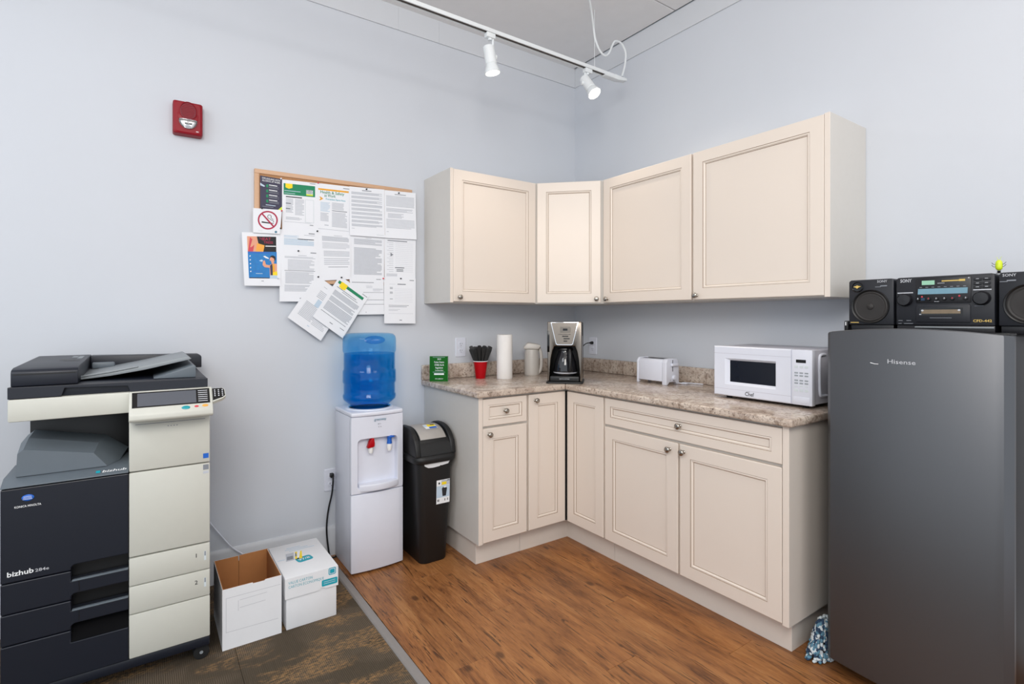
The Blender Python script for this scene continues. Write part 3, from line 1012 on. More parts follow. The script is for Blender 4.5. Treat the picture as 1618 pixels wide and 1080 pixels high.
for cx, cy in ((-2.425, -0.600), (-2.948, -0.600), (-2.425, -0.075), (-2.948, -0.075)):
    w = MB()
    for dx in (-0.012, 0.012):
        w.lathe([(0.019, -0.007), (0.0262, -0.006), (0.0268, 0), (0.0262, 0.006), (0.019, 0.007)], (cx, cy + dx, 0.0268), 'rubber', 20, ax=(0, -1, 0))
    w.cyl((cx, cy - 0.0205, 0.0268), (cx, cy + 0.0205, 0.0268), 0.006, 'greyp', n=10)
    w.box((cx - 0.014, cy - 0.0045, 0.02), (cx + 0.014, cy + 0.0045, 0.057), 'black', 0.002)
    w.build('caster', cp)

# ------------------------------------------------------------------ cartons
bx = thing('carton', 'open empty white paper carton with brown inside, beside the photocopier', 'box', (-2.246, -0.46, 0))
XA, XB, YA, YB, ZH = -2.3545, -2.1405, -0.612, -0.312, 0.236


def board(poly, axis, out, inn, parent, name):
    """a sheet of carton: white outside from out, brown inside to inn"""
    m_ = (out * 2 + inn) / 3
    MB().prism(poly, 'card', axis, out, m_).prism(poly, 'kraft', axis, m_, inn).build(name, parent)


board([(XA, 0.0), (XB, 0.0), (XB, ZH), (-2.2005, ZH), (-2.2055, ZH - 0.004), (-2.247, ZH - 0.004), (-2.2475, ZH), (XA, ZH)], 'y', YA, YA + 0.004, bx, 'front_side')
xm_ = -2.258
board([(XA, 0.0), (XB, 0.0), (XB, ZH + 0.002), (xm_ + 0.002, ZH + 0.001), (xm_ + 0.002, ZH - 0.022), (xm_ - 0.002, ZH - 0.022), (xm_ - 0.002, ZH), (XA, ZH - 0.001)], 'y', YB, YB - 0.004, bx, 'back_side')
MB().box((xm_ - 0.0005, YB - 0.0046, 0.012), (xm_ + 0.0005, YB - 0.004, ZH - 0.022), 'dark').build('back_seam', bx)
board([(YA + 0.004, 0.0), (YB - 0.004, 0.0), (YB - 0.004, ZH), (YA + 0.004, ZH)], 'x', XA, XA + 0.004, bx, 'left_side')
board([(YA + 0.004, 0.0), (YB - 0.004, 0.0), (YB - 0.004, ZH), (YA + 0.004, ZH)], 'x', XB, XB - 0.004, bx, 'right_side')
MB().box((XA + 0.004, YA + 0.004, 0.001), (XB - 0.004, YB - 0.004, 0.006), 'kraft').build('bottom', bx)
mk = MB()
cr = 0.0009
for a, b in (((XA + 0.012, ZH - 0.036), (XB - 0.004, ZH - 0.036)), ((XA + 0.012, 0.068), (XB - 0.012, 0.064)), ((XA + 0.06, ZH - 0.055), (XB - 0.055, ZH - 0.053)), ((XA + 0.06, ZH - 0.085), (XB - 0.06, ZH - 0.083))):
    flat(mk, [(a[0], YA - 0.0003, a[1] - cr), (b[0], YA - 0.0003, b[1] - cr), (b[0], YA - 0.0003, b[1] + cr), (a[0], YA - 0.0003, a[1] + cr)], 'creaseink')
flat(mk, [(XA + 0.012, YA - 0.0003, 0.068), (XA + 0.0135, YA - 0.0003, 0.068), (XA + 0.0135, YA - 0.0003, ZH - 0.036), (XA + 0.012, YA - 0.0003, ZH - 0.036)], 'creaseink')
flat(mk, [(XA + 0.055, YA - 0.0003, 0.14), (XA + 0.0565, YA - 0.0003, 0.14), (XA + 0.0565, YA - 0.0003, ZH - 0.055), (XA + 0.055, YA - 0.0003, ZH - 0.055)], 'creaseink')
mk.build('creases', bx, recalc=False)

cb = thing('carton', 'closed white paper carton with turquoise printing, between open carton and water cooler', 'box', (-2.02, -0.45, 0))
XA, XB, YA, YB, ZH = -2.1220, -1.9170, -0.609, -0.268, 0.2155
MB().box((XA, YA, 0.0), (XB, YB, 0.200), 'card', 0.003).build('tray', cb)
ld = MB()
g = 0.0055
ld.box((XA - g, YA - g, 0.2115), (XB + g, YB + g, ZH), 'card', 0.0015)
ld.prism([(XA - g, 0.130), (-1.990, 0.130), (-1.987, 0.135), (-1.984, 0.1395), (-1.972, 0.1375), (-1.965, 0.131), (XB + g, 0.131), (XB + g, 0.212), (XA - g, 0.212)], 'card', 'y', YA - g, YA - 0.0002)
ld.box((XA - g, YB + 0.0002, 0.132), (XB + g, YB + g, 0.212), 'card')
ld.box((XA - g, YA, 0.132), (XA - 0.0002, YB, 0.212), 'card')
ld.box((XB + 0.0002, YA, 0.132), (XB + g, YB, 0.212), 'card')
lid = ld.build('lid', cb)
pr_ = MB()
yp = YA - g - 0.0004
text_mesh(pr_, 'VALUE CARTON', 0.0165, (-2.115, yp, 0.189), (1, 0, 0), (0, 0, 1), M['teal'], align='LEFT', bold=-0.001, width=0.096)
text_mesh(pr_, 'CARTON ÉCONOMIQUE', 0.0165, (-2.115, yp, 0.172), (1, 0, 0), (0, 0, 1), M['teal'], align='LEFT', bold=-0.001, width=0.142)


def badge(cx, cz, w, h, r, m, y=yp):
    flat(pr_, [(cx + a, y, cz + b) for a, b in rrect(w, h, r)], m)


badge(-1.937, 0.1985, 0.031, 0.030, 0.006, 'teal')
badge(-1.937, 0.1985, 0.025, 0.024, 0.004, 'inkb', yp - 0.0002)
badge(-1.937, 0.1985, 0.019, 0.017, 0.003, 'teal', yp - 0.0004)
badge(-1.948, 0.1555, 0.066, 0.027, 0.005, 'teal')
for k_ in range(2):
    badge(-1.948, 0.160 - 0.008 * k_, 0.05, 0.0022, 0.001, 'inkb', yp - 0.0002)
zt = ZH + 0.0004
flat(pr_, [(-2.090, -0.452, zt), (-2.055, -0.452, zt), (-2.040, -0.372, zt), (-2.075, -0.372, zt)], 'inkg')
flat(pr_, [(-2.084, -0.440, zt + 2e-4), (-2.058, -0.440, zt + 2e-4), (-2.051, -0.405, zt + 2e-4), (-2.077, -0.405, zt + 2e-4)], 'inkm')
flat(pr_, [(-2.055, -0.452, zt), (-2.020, -0.452, zt), (-2.005, -0.372, zt), (-2.040, -0.372, zt)], 'whiteink')
flat(pr_, [(-2.050, -0.440, zt + 2e-4), (-2.044, -0.452, zt + 2e-4), (-2.026, -0.372, zt + 2e-4), (-2.036, -0.372, zt + 2e-4)], 'yprint')
flat(pr_, [(-2.036, -0.452, zt + 2e-4), (-2.022, -0.452, zt + 2e-4), (-2.006, -0.372, zt + 2e-4), (-2.012, -0.372, zt + 2e-4)], 'yprint')
flat(pr_, [(-2.046, -0.420, zt + 3e-4), (-2.038, -0.420, zt + 3e-4), (-2.032, -0.385, zt + 3e-4), (-2.038, -0.385, zt + 3e-4)], 'inkm')
lx, ly = Vector((0.985, 0.17, 0)).normalized(), Vector((-0.17, 0.985, 0)).normalized()
lc = Vector((-2.016, -0.463, zt))
flat(pr_, [lc + lx * a + ly * b for a, b in rrect(0.068, 0.052, 0.014)], 'teal')
text_mesh(pr_, '97/B', 0.026, lc - ly * 0.009 + Vector((0, 0, 0.0003)), lx, ly, M['whiteink'], bold=0.002, width=0.05)
for a, b, w in ((-2.02, -0.335, 0.10), (-2.0, -0.352, 0.11), (-2.03, -0.318, 0.06), (-2.105, -0.43, 0.03)):
    flat(pr_, [(a - w / 2, b, zt), (a + w / 2, b, zt), (a + w / 2, b + 0.006, zt), (a - w / 2, b + 0.006, zt)], 'inkb')
pr_.build('print', lid, recalc=False)

# loose white cable behind the open carton
tag(MB().tube([(-2.40, -0.022, 0.40), (-2.336, -0.022, 0.296), (-2.294, -0.022, 0.231), (-2.248, -0.024, 0.165), (-2.197, -0.03, 0.119), (-2.13, -0.06, 0.06), (-2.06, -0.09, 0.012), (-1.99, -0.10, 0.0045)], 0.0035, 'white', 8).build('white_cable'), 'thin white cable hanging down the wall behind the open carton', 'cable')

# ------------------------------------------------------------------ water cooler
XA, XB, YA, YB, ZH = -1.757, -1.481, -0.310, -0.036, 0.811
wc = thing('water_cooler', 'white floor-standing water cooler with red and blue taps, under the blue bottle', 'water cooler', (-1.619, -0.17, 0))


def bulge(x):
    t = (x - (XA + XB) / 2) / ((XB - XA) / 2)
    return YA - 0.012 * (1 - t * t)


def bowed(z):
    n = 9
    return [(XA + (XB - XA) * i / n, bulge(XA + (XB - XA) * i / n), z) for i in range(n + 1)] + [(XB, YA + 0.028, z), (XA, YA + 0.028, z)]


MB().box((XA + 0.003, YA + 0.028, 0.006), (XB - 0.003, YB, ZH - 0.022), 'white', 0.004).build('body', wc)
MB().prism([(p[0], p[1]) for p in bowed(0)], 'white', 'z', 0.010, 0.4005, 0.004).build('lower_door', wc)
tp = MB().prism([(p[0], p[1]) for p in bowed(0)[:10]] + [(XB, YB), (XA, YB)], 'white', 'z', ZH - 0.0215, ZH, 0.007, 3).build('top_cover', wc)
MB().lathe([(0.124, 0.0), (0.122, 0.005), (0.116, 0.008), (0.108, 0.008), (0.106, 0.001)], (-1.612, -0.172, ZH - 0.001), 'white', 40, cap0=False).build('bottle_collar', tp, recalc=False)
# upper front with niche
zc, hh, wd = 0.5945, 0.388, XB - XA
outer = []
inn = rrect(0.214, 0.255, 0.022, 4)
cxn, czn = (XA + XB) / 2, 0.5505
frm = []
for a, b in inn:
    # push the niche outline out to the panel rectangle
    ang = Vector((a / 0.107, b / 0.1275))
    s_ = 1.0 / max(abs(ang.x), abs(ang.y))
    ex = cxn + ang.x * s_ * wd / 2
    ez = (czn + ang.y * s_ * 0.1275)
    ez = 0.404 if ang.y * s_ < -0.98 else (ZH - 0.0225 if ang.y * s_ > 0.98 else 0.404 + (ang.y * s_ + 1) / 2 * (ZH - 0.0225 - 0.404))
    frm.append((ex, ez))
f0 = [(x, YA + 0.027, z) for x, z in frm]
f1_ = [(x, bulge(x) + 0.003, z) for x, z in frm]
f2_ = [(cxn + (x - cxn) * 0.985, bulge(x), z + (0.002 if z < 0.45 else -0.002 if z > 0.75 else 0)) for x, z in frm]
f3 = [(cxn + a, bulge(cxn + a), czn + b) for a, b in inn]
f4 = [(cxn + a * 0.98, bulge(cxn + a) + 0.004, czn + b * 0.985) for a, b in inn]
f5 = [(cxn + a * 0.94, YA + 0.050, czn + b * 0.95) for a, b in inn]
uf = MB().ring_panel([f0, f1_, f2_, f3, f4, f5], ['white'] * 6).build('upper_front', wc, angle=40)
# drip tray
dt = [(-1.717 + 0.213 * i / 10, bulge(-1.717 + 0.213 * i / 10) - 0.018 * math.sin(math.pi * i / 10)) for i in range(11)]
MB().prism(dt + [(-1.504, YA + 0.045), (-1.717, YA + 0.045)], 'white', 'z', 0.412, 0.447, 0.006, 3).build('drip_tray', wc)
fcx = (YA + 0.05)
for cx, m, nm in ((-1.655, 'red', 'hot_tap'), (-1.555, 'blue', 'cold_tap')):
    tb = MB()
    tb.cyl((cx, fcx, 0.634), (cx, fcx - 0.040, 0.634), 0.009, 'whitem', n=12)
    tb.lathe([(0.010, 0.0), (0.0125, 0.012), (0.0125, 0.034), (0.010, 0.038)], (cx, fcx - 0.046, 0.600), 'whitem', 14)
    tp_ = tb.build(nm, wc)
    lv = MB()
    if m == 'red':
        lv.prism([(cx - 0.021, 0.628), (cx + 0.015, 0.632), (cx + 0.017, 0.650), (cx + 0.013, 0.676), (cx + 0.002, 0.678), (cx - 0.010, 0.660)], 'red', 'y', fcx - 0.064, fcx - 0.034, 0.004)
    else:
        lv.lathe([(0.014, 0), (0.0115, 0.018), (0.012, 0.034), (0.008, 0.038)], (cx, fcx - 0.046, 0.636), 'blue', 14)
        lv.prism([(cx - 0.010, 0.668), (cx + 0.020, 0.668), (cx + 0.024, 0.674), (cx + 0.004, 0.680), (cx - 0.009, 0.676)], 'blue', 'y', fcx - 0.064, fcx - 0.034, 0.003)
    lv.build('lever', tp_)
mk = MB()
text_mesh(mk, 'greenway', 0.018, (-1.610, bulge(-1.61) - 0.0006, 0.765), (1, 0, 0), (0, 0, 1), M['mopc'], bold=0.002, width=0.064)
mk.box((-1.621, bulge(-1.61) - 0.0004, 0.744), (-1.619, bulge(-1.61) + 0.001, 0.750), 'inkm')
mk.box((-1.616, bulge(-1.61) - 0.0004, 0.747), (-1.605, bulge(-1.61) + 0.001, 0.749), 'inkg')
for dx in (0, 0.011):
    ell((-1.618 + dx, bulge(-1.61) - 0.0005, 0.732), 0.0022, 0.0022, 'inkm', mk, 8)
mk.build('panel_print', uf, recalc=False)
mk = MB()
flat(mk, [(-1.698, YA + 0.0493, 0.546), (-1.652, YA + 0.0493, 0.546), (-1.645, YA + 0.0493, 0.5535), (-1.652, YA + 0.0493, 0.561), (-1.698, YA + 0.0493, 0.561)], 'warm')
mk.box((-1.690, YA + 0.0488, 0.5525), (-1.655, YA + 0.0495, 0.5545), 'redb')
mk.build('warning_sticker', uf, recalc=False)
pc = MB()
pc.box((-1.778, -0.034, 0.426), (-1.7585, -0.010, 0.448), 'black', 0.004)
pc.tube([(-1.766, -0.036, 0.434), (-1.768, -0.044, 0.406), (-1.772, -0.036, 0.34), (-1.786, -0.03, 0.27), (-1.796, -0.03, 0.20), (-1.797, -0.03, 0.13), (-1.790, -0.035, 0.05), (-1.782, -0.04, 0.0065), (-1.760, -0.055, 0.0062), (-1.73, -0.028, 0.02), (-1.715, -0.032, 0.06)], 0.0045, 'black', 8)
pc.build('power_cord', wc)

# water bottle
bo = thing('water_bottle', 'large translucent blue water bottle upside down on the white cooler', 'water bottle', (-1.612, -0.172, 0.812))
prof = [(0.084, 0.0), (0.098, 0.006), (0.100, 0.016), (0.116, 0.030), (0.134, 0.046), (0.1375, 0.058), (0.1375, 0.068), (0.133, 0.075), (0.133, 0.128), (0.1365, 0.134), (0.138, 0.140), (0.138, 0.192), (0.1365, 0.198), (0.133, 0.204), (0.133, 0.292), (0.1375, 0.300), (0.138, 0.308), (0.138, 0.360), (0.134, 0.378), (0.122, 0.390), (0.100, 0.394), (0.0, 0.394)]
inner = [(0.080, 0.003)] + [(r - 0.003, h) for r, h in prof[1:-3]] + [(0.119, 0.386), (0.098, 0.390), (0.0, 0.390)]
sh = MB()
sh.lathe(prof, (-1.612, -0.172, 0.812), 'bottle', 56, cap1=False)
sh.build('shell', bo, angle=60)
wl = [(r - 0.0045, h) for r, h in prof[1:14]] + [(0.1285, 0.288)]
wl = [(0.078, 0.005)] + wl + [(0.0, 0.288)]
MB().lathe(wl, (-1.612, -0.172, 0.812), 'water', 56, cap1=False).build('water', bo, angle=60)
hd = MB()
hd.lathe([(0.0, -0.0005), (0.034, 0.0), (0.05, 0.012), (0.052, 0.018), (0.045, 0.020)], (-1.612 - 0.02, -0.172 - 0.122, 0.812 + 0.358), 'bottle', 20, ax=(-0.15, -1, 0.3), sy=0.42, cap0=False)
hd.build('hand_grip', bo, angle=60)

# ------------------------------------------------------------------ swing bin
tb = thing('trash_bin', 'black plastic swing-top bin with silver flap, beside the water cooler', 'bin', (-1.345, -0.27, 0))
cx, cy = -1.343, -0.262


def rr3(w, d, r, z, ox=0.0, oy=0.0):
    return [(cx + ox + a, cy + oy + b, z) for a, b in rrect(w, d, r, 5)]


MB().loft([rr3(0.150, 0.275, 0.035, 0.001), rr3(0.158, 0.283, 0.038, 0.008), rr3(0.205, 0.322, 0.042, 0.535)], 'bin').build('body', tb)
MB().loft([rr3(0.232, 0.345, 0.05, 0.531), rr3(0.246, 0.358, 0.055, 0.537), rr3(0.248, 0.360, 0.055, 0.553), rr3(0.240, 0.352, 0.052, 0.566), rr3(0.222, 0.334, 0.046, 0.571)], 'bin').build('rim', tb, angle=50)


def dome(t, k=1.0):
    """height of the lid side profile along the depth, t = -1 front to 1 back"""
    return 0.568 + 0.140 * k * math.sqrt(max(0.0, 1 - abs(t) ** 2.3))


N = 20
hump = []
for i in range(N + 1):
    t = -1 + 2 * i / N
    hump.append((cy + 0.165 * t, dome(t)))
for xa, xb in ((cx - 0.116, cx - 0.086), (cx + 0.086, cx + 0.116)):
    MB().prism(hump, 'bin', 'x', xa, xb, 0.006, 2).build('lid_cheek', tb, angle=50)
low = [(cy + 0.164 * (-1 + 2 * i / N), 0.566 + (dome(-1 + 2 * i / N) - 0.568) * 0.84) for i in range(N + 1)]
MB().prism(low, 'bin', 'x', cx - 0.087, cx + 0.087).build('lid_base', tb)
# flap: a curved plate between the cheeks
fl = []
for i in range(N + 1):
    t = -0.90 + 1.80 * i / N
    fl.append((cy + 0.158 * t, dome(t * 1.0) - 0.0075))
fo = [(y, z) for y, z in fl]
fi = [(y, z - 0.016) for y, z in fl[::-1]]
fp = MB().prism(fo + fi, 'bin', 'x', cx - 0.080, cx + 0.080, 0.003).build('flap', tb, angle=50)
st = []
for i in range(1, N - 1):
    y, z = fl[i]
    st.append([(cx + a, y, z + 0.0012 - (0.0026 if abs(a) > 0.074 else 0)) for a in (-0.076, -0.073, 0.073, 0.076)])
MB().loft(st, 'satin', closed=False, cap0=False, cap1=False).build('flap_plate', fp, angle=50, recalc=False)
sk = MB()
idx = 5
(ya, za), (yb_, zb_) = fl[4], fl[9]
dv = Vector((0, yb_ - ya, zb_ - za))
nv = Vector((1, 0, 0)).cross(dv).normalized()
for (a, b, c_, d_, m) in ((-0.018, 0.15, 0.052, 0.85, 'whiteink'), (0.004, 0.50, 0.050, 0.84, 'yprint'), (0.006, 0.18, 0.050, 0.46, 'blue'), (-0.016, 0.52, 0.002, 0.80, 'inkb'), (0.024, 0.70, 0.050, 0.84, 'ink')):
    h = 0.0065 + (0.0003 if m != 'whiteink' else 0)
    P0 = Vector((0, ya, za))
    flat(sk, [Vector((cx + a, 0, 0)) + P0 + dv * b + nv * h, Vector((cx + c_, 0, 0)) + P0 + dv * b + nv * h, Vector((cx + c_, 0, 0)) + P0 + dv * d_ + nv * h, Vector((cx + a, 0, 0)) + P0 + dv * d_ + nv * h], m)
sk.build('flap_sticker', fp, recalc=False)
# liner edge peeping out below the rim, and product sticker
yfz = lambda z: cy - (0.283 + (0.322 - 0.283) * (z - 0.008) / 0.527) / 2
bgm = MB()
bx_ = [(-0.070, 0.532), (-0.068, 0.520), (-0.048, 0.508), (-0.02, 0.506), (0.018, 0.509), (0.022, 0.513), (0.030, 0.511), (0.068, 0.516), (0.076, 0.528), (0.080, 0.533)]
bgm.loft([[(cx + a, yfz(z) - 0.0035, z) for a, z in bx_], [(cx + a, yfz(z) - 0.0005, z) for a, z in bx_]], 'bag')
bgm.build('bin_liner', tb)
sk = MB()


def bs(a, z0, b, z1, m, h):
    flat(sk, [(cx + a, yfz(z0) - h, z0), (cx + b, yfz(z0) - h, z0), (cx + b, yfz(z1) - h, z1), (cx + a, yfz(z1) - h, z1)], m)


sx = 0.003
bs(sx, 0.306, sx + 0.078, 0.432, 'whiteink', 0.0008)
bs(sx + 0.001, 0.338, sx + 0.077, 0.400, 'inkb', 0.0011)
bs(sx + 0.028, 0.402, sx + 0.077, 0.430, 'inkg', 0.0011)
bs(sx + 0.030, 0.405, sx + 0.058, 0.420, 'yprint', 0.0014)
bs(sx + 0.062, 0.422, sx + 0.077, 0.430, 'inkm', 0.0014)
ell((cx + sx + 0.015, yfz(0.415) - 0.0014, 0.415), 0.005, 0.006, 'ink', sk, 10)
P_ = [(0.036, 0.344), (0.056, 0.344), (0.062, 0.384), (0.055, 0.392), (0.037, 0.392), (0.031, 0.384)]
flat(sk, [(cx + sx + a, yfz(z) - 0.0014, z) for a, z in P_], 'ink')
bs(sx + 0.042, 0.388, sx + 0.056, 0.396, 'whiteink', 0.0017)
for a in (0.006, 0.012, 0.048, 0.064):
    bs(sx + a, 0.318, sx + a + 0.004, 0.330, 'ink', 0.0014)
sk.build('sticker', tb, recalc=False)
# ------------------------------------------------------------------ things on the worktop
CT = 0.914
# green book standing upright, cover towards the room
rz = R(-35)
bk = thing('book', 'small green book with white lettering standing at the left end of the worktop', 'book', (-1.172, -0.118, CT), rotz=rz)
B = lambda: MB()
W_, H_, T_ = 0.1065, 0.147, 0.018
B().box((-W_ / 2, -T_ / 2, 0), (W_ / 2, -T_ / 2 + 0.0009, H_), 'green').build('front_cover', bk, local=True)
B().box((-W_ / 2, T_ / 2 - 0.0009, 0), (W_ / 2, T_ / 2, H_), 'green').build('back_cover', bk, local=True)
B().box((-W_ / 2 - 0.0009, -T_ / 2, 0), (-W_ / 2, T_ / 2, H_), 'green').build('spine', bk, local=True)
B().box((-W_ / 2, -T_ / 2 + 0.001, 0.0008), (W_ / 2 - 0.001, T_ / 2 - 0.001, H_ - 0.001), 'paper').build('pages', bk, local=True)
tx = MB()
yq = -T_ / 2 - 0.0004
for s_, sz, z, w in (('2019', 0.013, 0.126, 0.021), ('Pocket Ontario', 0.015, 0.108, 0.058), ('OH&S Act &', 0.015, 0.0915, 0.055), ('Regulations', 0.015, 0.075, 0.044), ('Consolidated Edition', 0.009, 0.0615, 0.048), ('WITH COMMENTARY', 0.008, 0.012, 0.048)):
    text_mesh(tx, s_, sz, (0.002, yq, z), (1, 0, 0), (0, 0, 1), M['whiteink'], bold=0.002, width=w)
for a, b, z0, z1, m in ((-0.036, 0.036, 0.1405, 0.1418, 'inkb'), (-0.036, 0.036, 0.0535, 0.0548, 'inkb'), (-0.028, 0.030, 0.038, 0.0475, 'whiteink')):
    flat(tx, [(a, yq, z0), (b, yq, z0), (b, yq, z1), (a, yq, z1)], m)
tx.build('lettering', bk, local=True, recalc=False)

# red cup and cutlery
cu = thing('paper_cup', 'red paper cup with white rim full of black plastic cutlery', 'cup', (-0.890, -0.125, CT))
MB().lathe([(0.0, 0.003), (0.0285, 0.003), (0.0285, 0.0), (0.0295, 0.0), (0.0435, 0.104), (0.0425, 0.104), (0.0285, 0.005), (0.0, 0.005)], (-0.890, -0.125, CT), 'red', 32, cap0=False, cap1=False).build('cup_wall', cu)
MB().lathe([(0.0425, 0.1035), (0.0455, 0.1035), (0.0462, 0.1055), (0.0455, 0.1075), (0.0430, 0.1075)], (-0.890, -0.125, CT), 'paper', 32, cap0=False, cap1=False).build('rim', cu, angle=60)
rnd = random.Random(11)
fk = None
prof_ = [(-0.0022, 0.0), (-0.0025, 0.08), (-0.005, 0.11), (-0.0100, 0.178), (-0.0090, 0.186), (0, 0.188), (0.0090, 0.186), (0.0100, 0.178), (0.005, 0.11), (0.0025, 0.08), (0.0022, 0.0)]
fork_mb = MB().prism(prof_, 'bin', 'y', -0.0011, 0.0011, 0.0005, 1)
for i in range(24):
    a = 2 * math.pi * (i / 14.0 if i < 14 else (i - 14 + 0.4) / 10.0) + rnd.uniform(-0.08, 0.08)
    rr = 0.0385 if i < 14 else 0.019
    tx_, ty_ = rr * math.cos(a), rr * math.sin(a)
    bxp = Vector((-0.890 + tx_ * 0.2, -0.125 + ty_ * 0.2, CT + 0.009))
    lean = Vector((tx_ * 0.80, ty_ * 0.78, 0.098)).normalized()
    if fk is None:
        fk = fork_mb.build('plastic_utensil', None)
        o = fk
    else:
        o = fk.copy()
        COL.objects.link(o)
    o.location = bxp
    qt = Vector((0, 0, 1)).rotation_difference(lean)
    o.rotation_mode = 'QUATERNION'
    from mathutils import Quaternion
    o.rotation_quaternion = qt @ Quaternion((0, 0, 1), R(-35) + rnd.uniform(-0.25, 0.25))
    s_ = rnd.uniform(0.95, 1.06)
    o.scale = (1.15, 1.2, s_)
    tag(o, 'black plastic cutlery handle sticking up out of the red cup', 'cutlery', 'cutlery in the red cup')

# paper towel roll
pt = thing('paper_towel_roll', 'upright white paper towel roll between the red cup and the kettle', 'paper towel', (-0.778, -0.225, CT))
MB().lathe([(0.021, 0.0005), (0.0475, 0.0005), (0.0486, 0.003), (0.0486, 0.266), (0.0475, 0.2705), (0.021, 0.2705)], (-0.778, -0.225, CT), 'towel', 40, cap0=False, cap1=False).build('roll', pt)
MB().lathe([(0.019, 0.0), (0.021, 0.0), (0.021, 0.269), (0.019, 0.269), (0.019, 0.0)], (-0.778, -0.225, CT), 'kraft', 24, cap0=False, cap1=False).build('core', pt)
MB().prism([(0.0, 0.002), (0.0012, 0.002), (0.0012, 0.268), (0.0, 0.268)], 'towel', 'x', -0.8266, -0.8245).build('sheet_edge', pt) if False else None

# kettle: handle to the right as seen from the room
kx, ky = -0.512, -0.150
kt = thing('kettle', 'small white electric kettle behind the coffee maker', 'kettle', (kx, ky, CT), rotz=R(-35))
kb_ = MB()
kb_.lathe([(0.0, 0.0), (0.050, 0.0), (0.052, 0.004), (0.0525, 0.02), (0.0515, 0.12), (0.0480, 0.158), (0.046, 0.168), (0.0, 0.168)], (0, 0, 0), 'kettle', 32, cap0=False, cap1=False, sx=0.92, sy=1.0)
kb_.build('body', kt, local=True)
lidm = MB()
lidm.prism([(-0.050, 0.1685), (0.044, 0.1685), (0.058, 0.184), (0.058, 0.196), (0.030, 0.203), (-0.024, 0.212), (-0.034, 0.206), (-0.054, 0.184)], 'kettle', 'y', -0.038, 0.038, 0.008, 3)
lidm.build('lid', kt, local=True, angle=50)
MB().tube([(0.036, 0, 0.182), (0.052, 0, 0.170), (0.061, 0, 0.135), (0.063, 0, 0.085), (0.060, 0, 0.045), (0.050, 0, 0.018), (0.036, 0, 0.012)], 0.0105, 'kettle', 12).build('handle', kt, local=True, angle=60)
MB().box((0.052, -0.006, 0.170), (0.060, 0.006, 0.182), 'greyp', 0.002).build('lid_button', kt, local=True)

# coffee maker, set across the corner
cm = thing('coffee_maker', 'stainless steel and black drip coffee maker standing across the worktop corner', 'coffee maker', (-0.647 + 0.10 * e, -0.637 + 0.10 * e, CT), rotz=R(-45))
MB().prism(rrect(0.210, 0.215, 0.02), 'black', 'z', 0.0, 0.010, 0.002).build('foot_plate', cm, local=True)
MB().box((-0.083, -0.097, 0.010), (0.083, 0.08, 0.042), 'black', 0.006).build('base', cm, local=True)
hp = [(-0.098, 0.0105), (-0.098, 0.350), (0.098, 0.350), (0.098, 0.0105), (0.086, 0.0105), (0.084, 0.08), (0.078, 0.14), (0.069, 0.185), (0.058, 0.212), (-0.058, 0.212), (-0.069, 0.185), (-0.078, 0.14), (-0.084, 0.08), (-0.086, 0.0105)]
MB().prism(hp, 'steel', 'y', -0.090, 0.045, 0.005, 3).build('housing', cm, local=True)
MB().box((-0.098, 0.0455, 0.0105), (0.098, 0.100, 0.348), 'black', 0.006).build('water_tank', cm, local=True)
MB().box((-0.086, -0.075, 0.345), (0.086, 0.095, 0.3525), 'black', 0.003).build('lid', cm, local=True)
sp = [(-0.079, 0.349), (0.079, 0.349), (0.048, 0.224), (0.040, 0.219), (-0.040, 0.219), (-0.048, 0.224)]
spi = [(-0.074, 0.346), (0.074, 0.346), (0.0455, 0.2275), (0.0385, 0.223), (-0.0385, 0.223), (-0.0455, 0.2275)]
fc = MB()
arc = lambda x, d: -0.090 - d - 0.010 * (1 - (x / 0.08) ** 2)
fc.ring_panel([[(x, -0.088, z) for x, z in sp], [(x, arc(x, 0.004), z) for x, z in sp], [(x, arc(x, 0.004), z) for x, z in spi]], ['chrome', 'chrome', 'steel'])
fp_ = fc.build('front_panel', cm, local=True, angle=60)
dm = MB()
yy_ = lambda x: arc(x, 0.0055)
for a, b, z0, z1, m in ((-0.024, 0.034, 0.292, 0.322, 'steel'), (-0.008, 0.018, 0.301, 0.313, 'blackg'), (-0.034, 0.036, 0.2795, 0.281, 'black'), (-0.012, 0.022, 0.267, 0.272, 'black'), (-0.004, 0.030, 0.2535, 0.2585, 'black'), (-0.004, 0.016, 0.2395, 0.245, 'black')):
    n_ = 4
    dm.loft([[(a + (b - a) * i / n_, yy_(a + (b - a) * i / n_) - (0.0 if m == 'steel' else 0.0012), z) for i in range(n_ + 1)] for z in (z0, z1)], m, closed=False, cap0=False, cap1=False)
dm.build('display_and_buttons', fp_, local=True, recalc=False)
MB().box((-0.0990, -0.0905, 0.178), (-0.0905, -0.0885, 0.298), 'blackg', 0.0005).box((-0.0925, -0.0915, 0.178), (-0.0855, -0.0885, 0.298), 'blackg', 0.001).build('water_gauge', cm, local=True)
MB().box((0.0975, -0.02, 0.270), (0.1005, 0.03, 0.345), 'black', 0.001).build('side_grip', cm, local=True)
lt = MB()
text_mesh(lt, 'BLACK+DECKER', 0.008, (0, -0.0975, 0.024), (1, 0, 0), (0, 0, 1), M['silver'], bold=0.001, width=0.056)
lt.build('lettering', cm, local=True, recalc=False)
crd = MB()
inv = Matrix.Rotation(R(45), 4, 'Z') @ Matrix.Translation(-Vector(cm.location))
pts = [(-0.022, -0.197, 1.112), (-0.040, -0.192, 1.112), (-0.055, -0.175, 1.106), (-0.07, -0.16, 1.085), (-0.09, -0.16, 1.04), (-0.13, -0.18, 0.97), (-0.20, -0.24, 0.924), (-0.30, -0.36, 0.921), (-0.44, -0.44, 0.922), (-0.495, -0.485, 0.928)]
crd.tube([inv @ Vector(p) for p in pts], 0.0032, 'black', 8)
